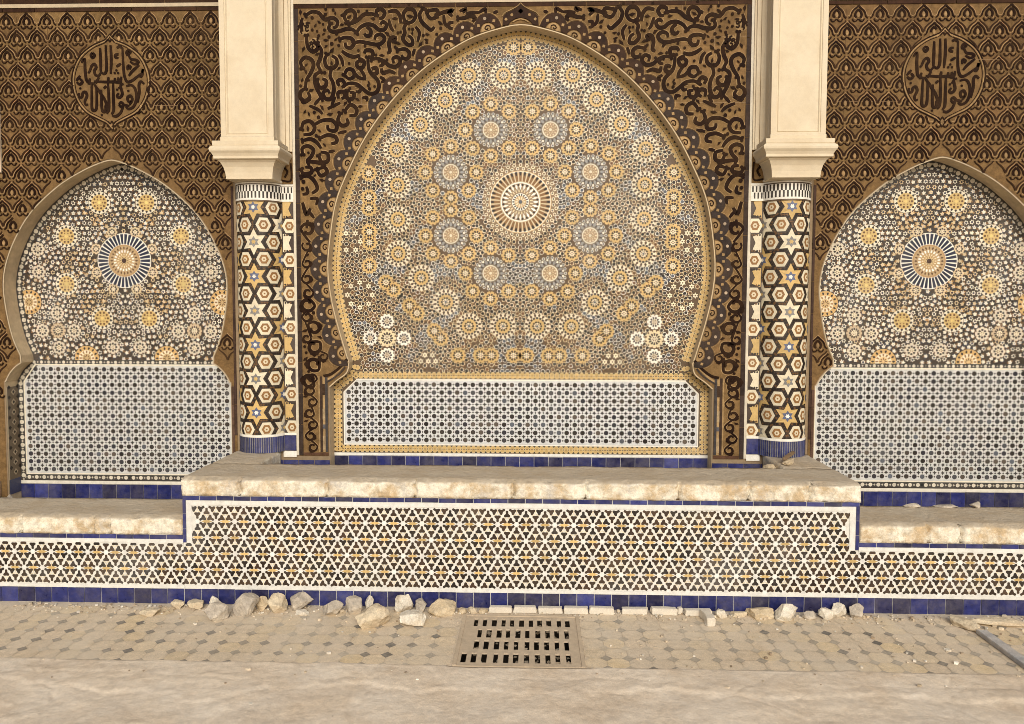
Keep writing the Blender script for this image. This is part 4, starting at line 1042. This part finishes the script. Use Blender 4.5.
# worn apron in front
bm = bmesh.new()
ys = list(np.arange(-1.535, -1.606, -.008))+list(np.arange(-1.612, -2.5, -.010))+[-3.2, -4, -5, -7, -10, -20, -45]
xs = [-45, -20, -9, -5.5]+list(np.arange(-3.6, 3.6, .012))+[5.5, 9, 20, 45]
grid = []
for j, y in enumerate(ys):
    row = []
    for x in xs:
        v = Vector((x*2.6, y*2.8, 2)); z = 0
        if y > -1.608:
            z = -.012+.0165*min(1, (-1.535-y)/.066)+.010*noise.fractal(Vector((x*3.1, y*9, 4)), 1, 2, 4)-.001
            if y < -1.597: z = max(z, .0040)
            if GX0-.01 < x < GX1+.01: z = -.17
        else:
            lf = (.16*noise.noise(Vector((x*.9, 0, 5)))+.09*noise.noise(Vector((x*3.1, 0, 8)))+.03*noise.noise(Vector((x*12, 0, 9))))
            e1 = -1.835+lf+.010*noise.noise(Vector((x*38, 0, 3)))
            z = .004+.004*noise.fractal(v*3, 1, 2, 4)
            t = min(1, max(0, (e1-y)/.026)); z -= .007*t*(.5+.8*max(0, noise.noise(Vector((x*2.3, 1, 7)))+.4))
            z += .007*noise.fractal(v*1.1+Vector((4, 4, 4)), 1, 2, 3)*min(1, abs(y+1.6)*6)
            z += .0022*noise.fractal(Vector((x*9, y*9, 2)), 1, 2, 4)
            for cq in (-2.35, -.62, 1.28, 2.2):
                cxl = cq+.35*noise.noise(Vector((cq, y*3, 1)))+.05*noise.noise(Vector((cq, y*14, 1)))
                if y > -2.15: z -= .005*max(0, 1-abs(x-cxl)/.012)
            cyl_ = -1.735+.06*noise.noise(Vector((x*1.1, 7, 1)))+.02*noise.noise(Vector((x*9, 7, 1)))
            z -= .002*max(0, 1-abs(y-cyl_)/.02)*(1 if noise.noise(Vector((x*1.3, 1, 4))) > -.05 else 0)
        if abs(x) > 5 or y < -3: z = -.012
        row.append(bm.verts.new((x, y, z)))
    grid.append(row)
for j in range(len(ys)-1):
    for i in range(len(xs)-1):
        if j == 0: pass
        bm.faces.new((grid[j][i], grid[j][i+1], grid[j+1][i+1], grid[j+1][i]))
me = bpy.data.meshes.new('ground'); bm.to_mesh(me); bm.free(); me.materials.append(APRON); me.polygons.foreach_set('use_smooth', [True]*len(me.polygons))
o = bpy.data.objects.new('ground', me); COL.objects.link(o); struct(o)

# ------------------------------------------------------------------ drain grate
gr = empty('drain_grate', 'slotted square drain grate set in the dusty floor before the basin', 'drain', None, ((GX0+GX1)/2, (GY0+GY1)/2, 0))
m = MB(None, 0)
m.box(GX0+.001, GY0+.014, -.16, GX1-.001, GY1-.001, -.15)
for a in ((GX0+.001, GY0+.014, -.149, GX0+.01, GY1-.001, -.002), (GX1-.01, GY0+.014, -.149, GX1-.001, GY1-.001, -.002), (GX0+.0101, GY1-.01, -.149, GX1-.0101, GY1-.001, -.002), (GX0+.0101, GY0+.014, -.149, GX1-.0101, GY0+.024, -.002)): m.box(*a)
put(m, 'pit', DARK, gr)
m = MB(None, 0)
for a in ((GX0+.002, GY0+.0145, GX0+.022, GY1-.002), (GX1-.022, GY0+.0145, GX1-.002, GY1-.002), (GX0+.0221, GY1-.022, GX1-.0221, GY1-.002)): m.box(a[0], a[1], -.02, a[2], a[3], .009)
put(m, 'frame', GRATE, gr)
m = MB(None, 0)
rows = [(-1.132, -1.028, -.232, 11, .0535), (-1.276, -1.168, -.200, 10, .0545), (-1.418, -1.310, -.206, 10, .0545), (-1.566, -1.460, -.262, 11, .0550)]
edges = [GY1-.0222]
XA, XB = GX0+.0222, GX1-.0222
def wob(): return random.uniform(-.003, .003)
prev = GY1-.0222
for y0, y1, xs_, n, p in rows:
    m.box(XA, y1, -.003, XB, prev, .005)
    cur = XA
    for k in range(n):
        sx = xs_+k*p+wob(); w = .026+wob()
        m.box(cur, y0, -.003, sx-w/2, y1, .005); 
        if random.random() < .25: m.box(sx-w/2, y0, -.03, sx+w/2, y0+random.uniform(.02, .05), -.012+random.uniform(0, .004))
        cur = sx+w/2
    m.box(cur, y0, -.003, XB, y1, .005); prev = y0
m.box(XA, GY0+.0145, -.003, XB, prev, .005)
o = put(m, 'grating', GRATE, gr)
m = MB(None, .3)
for k in range(150):
    x = random.uniform(XA, XB); y = random.uniform(GY0+.05, GY1-.04); s = random.uniform(.008, .022); a = random.uniform(0, 6)
    m.poly([(x+s*math.cos(a+q)*random.uniform(.5, 1), y+s*math.sin(a+q))  for q in (0, 1.7, 3.2, 4.8)], random.choice(((.5, .45, .35), (.16, .12, .07), (.22, .17, .11), (.12, .09, .05))), -.008-random.random()*.03)
o = put(m, 'litter', FLOOR, gr); o['kind'] = 'stuff'

# ------------------------------------------------------------------ loose stones
def rock(x, y, w, d, h, mat, label, seed, rz=0., z=.0, cuts=14, name='stone', cat='stone', group='loose stones along the foot of the basin', flat=.0):
    rnd = random.Random(seed); bm = bmesh.new(); bmesh.ops.create_icosphere(bm, subdivisions=4, radius=1)
    pl = []
    for _ in range(cuts):
        n = Vector((rnd.gauss(0, 1), rnd.gauss(0, 1), rnd.gauss(0, .8))).normalized(); pl.append((n, rnd.uniform(.54, .84)))
    pl += [(Vector((0, 0, -1)), .72)]
    if flat: pl += [(Vector((0, 0, 1)), .62), (Vector((1, .1, 0)).normalized(), .78), (Vector((-1, -.1, 0)).normalized(), .78), (Vector((0, -1, .1)).normalized(), .72), (Vector((0, 1, 0)), .72)]
    for v in bm.verts:
        c = v.co.copy()
        for n, k in pl:
            t = c.dot(n)
            if t > k: c -= n*(t-k)
        c *= 1+.09*noise.fractal(c*2.2+Vector((seed, 0, 0)), 1, 2, 5)+.028*noise.noise(c*11+Vector((0, seed, 0)))
        v.co = c
    mn = [min(v.co[i] for v in bm.verts) for i in range(3)]; mx = [max(v.co[i] for v in bm.verts) for i in range(3)]
    for v in bm.verts: v.co = Vector(((v.co.x-(mn[0]+mx[0])/2)/(mx[0]-mn[0])*w, (v.co.y-(mn[1]+mx[1])/2)/(mx[1]-mn[1])*d, (v.co.z-mn[2])/(mx[2]-mn[2])*h-.004))
    me = bpy.data.meshes.new(name); bm.to_mesh(me); bm.free(); me.materials.append(mat)
    o = bpy.data.objects.new(name, me); o.location = (x, y, z); o.rotation_euler = (0, 0, rz); COL.objects.link(o)
    return tag(o, label, cat, group)
ST_ = [
 (-2.192, -1.03, .126, .08, .040, R_CREAM, 'flat cream stone lying apart, farthest left of the row', .1, 1),
 (-2.076, -.920, .092, .07, .052, R_CREAM, 'small squat cream stone against the blue tiles, second from the left', 0, 1),
 (-1.962, -.925, .108, .08, .055, R_CREAM, 'low cream stone touching the blue tiles left of the big grey stone', .2, 1),
 (-1.842, -.925, .070, .05, .088, R_WHITE, 'small pale stone peeping up behind the leftmost big grey stone', 0, 0),
 (-1.763, -1.085, .150, .11, .118, R_GREY, 'leftmost big grey faceted stone, pointed at the base', .1, 0),
 (-1.617, -1.000, .162, .12, .150, R_GREY, 'tallest grey stone, leaning beside a rusty brown fragment', .5, 0),
 (-1.545, -.925, .078, .06, .094, R_OCHRE, 'brownish stone wedged between the tallest grey stone and a round one', 0, 0),
 (-1.445, -.955, .118, .10, .116, R_CREAM, 'round smooth cream stone between a brown fragment and a grey lump', 0, 0),
 (-1.310, -.915, .155, .10, .120, R_GREY, 'wide grey brown stone sitting above a thin white chip', .1, 0),
 (-1.281, -.995, .093, .05, .030, R_WHITE, 'thin white chip under the wide grey brown stone', 0, 1),
 (-1.097, -.985, .130, .10, .096, R_GREY, 'rounded grey stone left of the squarish block', .3, 0),
 (-.978, -.945, .118, .09, .105, R_GREY, 'squarish grey block standing against the blue tiles', 0, 1),
 (-.895, -.915, .055, .05, .100, R_WHITE, 'small upright white stone behind the largest rock', 0, 0),
 (-.825, -1.130, .212, .15, .132, R_CREAM, 'largest rock of all, rough and pitted, lying forward of the row', .1, 0),
 (-.679, -.925, .122, .09, .120, R_WHITE, 'pointed pale stone behind the flat topped cream block', .4, 0),
 (-.578, -.925, .080, .07, .086, R_GREY, 'small grey stone between the pointed pale stone and a long ochre one', 0, 1),
 (-.597, -1.115, .165, .10, .085, R_WHITE, 'flat topped cream block lying forward beside the largest rock', -.1, 1),
 (-.444, -.965, .185, .11, .104, R_OCHRE, 'long ochre stone with a snout, nearest left of the drain grate', .15, 0),
 (-.325, -.945, .062, .04, .038, R_OCHRE, 'small ochre chip right beside the long ochre stone', 0, 1),
 (-.262, -.940, .060, .04, .040, R_CREAM, 'small cream chip above the left corner of the grate', .3, 1),
 (-.200, -.940, .060, .04, .036, R_OCHRE, 'small ochre chip touching the first white edging bar', -.2, 1),
 (1.221, -.945, .078, .06, .058, R_WHITE, 'small white lump right of the bar that points outward', 0, 0),
 (1.332, -.935, .108, .04, .036, R_CREAM, 'thin cream sliver between a white lump and a brownish block', .1, 1),
 (1.454, -.945, .168, .08, .066, R_OCHRE, 'brownish cream oblong block left of the jagged white stone', 0, 1),
 (1.601, -.965, .142, .10, .108, R_WHITE, 'jagged white stone, widest in the right hand row', .2, 0),
 (1.739, -.950, .084, .06, .054, R_GREY, 'small low grey stone between two white stones at right', -.3, 0),
 (1.838, -.945, .094, .07, .078, R_WHITE, 'angular white stone leaning on its neighbour at right', .2, 0),
 (1.925, -.915, .106, .08, .092, R_WHITE, 'white rounded stone second from the right end of the row', 0, 0),
 (2.027, -.915, .102, .08, .094, R_GREY, 'grey streaked stone at the right end of the row', .4, 0),
 (2.590, -1.040, .185, .080, .062, R_CREAM, 'long pale stone at the end of the grey metal bar', -1.0, 0),
 (2.805, -1.000, .33, .09, .045, R_CREAM, 'flat cream slab against the blue tiles behind the metal bar', 0, 1),
 (2.334, -1.345, .037, .03, .018, R_WHITE, 'tiny white chip alone on the patterned floor at right', .1, 1)]
for i, (x, y, w, d_, h, mt, lb, rz, fl) in enumerate(ST_): rock(x, y, w*.95, d_, h*.93, mt, lb, 11+i*3, rz, flat=fl)
rock(-3.74, -.10, .12, .12, .17, R_GREY, 'grey lump beside the blue tiles below the left niche', 301, 0, .30, group=None)
rock(2.56, -.36 if False else -.475, .11, .05, .030, R_GREY, 'grey fragment on the back of the right coping, nearest the column', 302, 0, .549, group='fragments lying on the right coping')
rock(2.78, -.470, .17, .05, .016, R_GREY, 'flat grey fragment on the right coping, middle of three', 303, 0, .549, group='fragments lying on the right coping', flat=1)
rock(2.97, -.470, .08, .05, .042, R_GREY, 'dark pointed fragment on the right coping, rightmost of three', 304, .3, .549, group='fragments lying on the right coping')
# chips and grit too many to count
m = MB(lambda u, v, h: (u, v, h), .3); rnd = random.Random(5)
for _ in range(1300):
    x = rnd.uniform(-3.1, 3.1); y = YF-.03-abs(rnd.gauss(0, .07)) if rnd.random() < .75 else rnd.uniform(-2.1, -.9)
    if GX0 < x < GX1 and y < GY1: continue
    s = rnd.uniform(.002, .0075) if rnd.random() < .9 else rnd.uniform(.008, .014); a = rnd.uniform(0, 6); c = rnd.choice(((.6, .5, .36), (.3, .22, .14), (.5, .4, .27), (.7, .65, .55)))
    P_ = [(x+s*math.cos(a+q)*rnd.uniform(.6, 1.2), y+s*math.sin(a+q)*rnd.uniform(.6, 1.)) for q in (0, 1.3, 2.6, 3.9, 5.1)]
    zb = -.010 if y < -1.85 else .003
    m.prism(P_, c, zb, zb+s*.9)
o = m.build('gravel_grit', FLOOR); o['kind'] = 'stuff'
# white edging bars
def bar(x, y, w, h, label, rz=0., dd=.035, ry=0., z=0.003, mat=WHITEBAR, group='broken white edging bars lying by the basin', name='edging_bar', cat='edging bar'):
    bm = bmesh.new(); bmesh.ops.create_cube(bm, size=1)
    bmesh.ops.subdivide_edges(bm, edges=bm.edges[:], cuts=5, use_grid_fill=True)
    sd = random.uniform(0, 99)
    for v in bm.verts:
        v.co = Vector((v.co.x*w, v.co.y*dd, (v.co.z+.5)*h)); q = v.co*18+Vector((sd, 0, 0))
        e = abs(v.co.x)/(w/2); v.co += Vector((noise.noise(q)*.004*(1+2*(e > .98)), noise.noise(q+Vector((3, 3, 3)))*.002, noise.noise(q+Vector((7, 3, 3)))*.0022))
    bmesh.ops.bevel(bm, geom=[e for e in bm.edges if e.calc_face_angle(0) > .9], offset=.003, segments=2, affect='EDGES')
    me = bpy.data.meshes.new(name); bm.to_mesh(me); bm.free(); me.materials.append(mat)
    o = bpy.data.objects.new(name, me); o.location = (x, y, z); o.rotation_euler = (0, ry, rz); COL.objects.link(o); return tag(o, label, cat, group)
BARS = [(-.096, .140, 'white edging bar above the grate, touching the ochre chips on its left'), (.054, .140, 'second white edging bar from the left, above the grate'), (.206, .145, 'third white edging bar from the left, above the grate'),
        (.360, .145, 'fourth white edging bar from the left, over the right corner of the grate'), (.514, .145, 'fifth white edging bar, first one wholly right of the grate'), (.714, .155, 'sixth white edging bar, left side of the widest gap closed'),
        (.889, .155, 'seventh white edging bar, left of the tiny upright piece'), (1.085, .155, 'last long white edging bar, just above the bar pointing outward')]
for i, (x, w, lb) in enumerate(BARS): bar(x, -.925+random.uniform(-.006, .006), w*.97, .035+random.uniform(-.003, .005), lb, random.uniform(-.04, .04), .04, random.uniform(-.03, .03))
bar(.985, -.915, .026, .038, 'tiny upright white piece between two long edging bars', .2, .03)
bar(1.124, -1.02, .046, .050, 'short white bar pointing outward from the basin', .05, .14)
# metal bar, wood pieces
mb = bar(2.64, -1.66, 1.05, .026, 'weathered grey metal bar slanting across the floor at right', -1.565, .058, 0, .004, METAL, None, 'metal_bar', 'bar')
bar(1.862, -.20, .30, .022, 'long thin stick resting on the coping beside the right column', 1.02, .022, 0, .815, WOOD, None, 'wood_stick', 'stick')
rock(1.70, -.30, .09, .09, .055, R_OCHRE, 'brown broken lump at the inner corner of the central coping', 401, .4, .735, group=None, flat=0)
rock(1.83, -.30, .20, .06, .035, R_OCHRE, 'brown rubble piece under the stick by the right column', 402, .95, .79, group=None, flat=0)

# ------------------------------------------------------------------ camera, light
pitch, yaw, roll = math.radians(3.09535), math.radians(-1.66608), math.radians(.1278)
cp, sp_, cy, sy = math.cos(pitch), math.sin(pitch), math.cos(yaw), math.sin(yaw)
F = Vector((sy*cp, cy*cp, -sp_)); R0 = Vector((cy, -sy, 0)); U0 = R0.cross(F)
R = R0*math.cos(roll)+U0*math.sin(roll); Up = -R0*math.sin(roll)+U0*math.cos(roll)
from mathutils import Matrix
cam = bpy.data.cameras.new('camera'); co = bpy.data.objects.new('camera', cam); COL.objects.link(co)
co.matrix_world = Matrix(((R.x, Up.x, -F.x, .0987), (R.y, Up.y, -F.y, -5.3), (R.z, Up.z, -F.z, 1.8589), (0, 0, 0, 1)))
cam.sensor_width = 36; cam.sensor_fit = 'HORIZONTAL'; cam.lens = 740/1024*36; cam.shift_y = -17.646/1024; cam.clip_end = 300; cam.clip_start = .05
sc.camera = co
SE, SA = math.radians(30), math.radians(8)     # sun elevation, azimuth off the wall's normal (towards +x is negative)
sd = Vector((math.sin(SA)*math.cos(SE), -math.cos(SA)*math.cos(SE), math.sin(SE)))   # towards the sun
L = bpy.data.lights.new('sun', 'SUN'); L.energy = 2.0; L.angle = math.radians(40); L.color = (1, .975, .925)
lo = bpy.data.objects.new('sun', L); COL.objects.link(lo); lo.rotation_euler = sd.to_track_quat('Z', 'Y').to_euler(); lo.location = (0, -6, 6)
w = bpy.data.worlds.new('World'); sc.world = w; w.use_nodes = True; nt = w.node_tree
sk = nt.nodes.new('ShaderNodeTexSky'); sk.sky_type = 'NISHITA'; sk.sun_disc = False; sk.sun_elevation = SE; sk.sun_rotation = math.atan2(sd.x, sd.y); sk.dust_density = 4.; sk.air_density = 1.
nt.links.new(sk.outputs[0], nt.nodes['Background'].inputs[0]); nt.nodes['Background'].inputs[1].default_value = .075
sc.view_settings.view_transform = 'Standard'; sc.view_settings.look = 'None'; sc.view_settings.exposure = .22; sc.view_settings.gamma = 1
sc.render.engine = 'CYCLES'; sc.cycles.filter_width = .85; sc.render.resolution_x = 1024; sc.render.resolution_y = 724
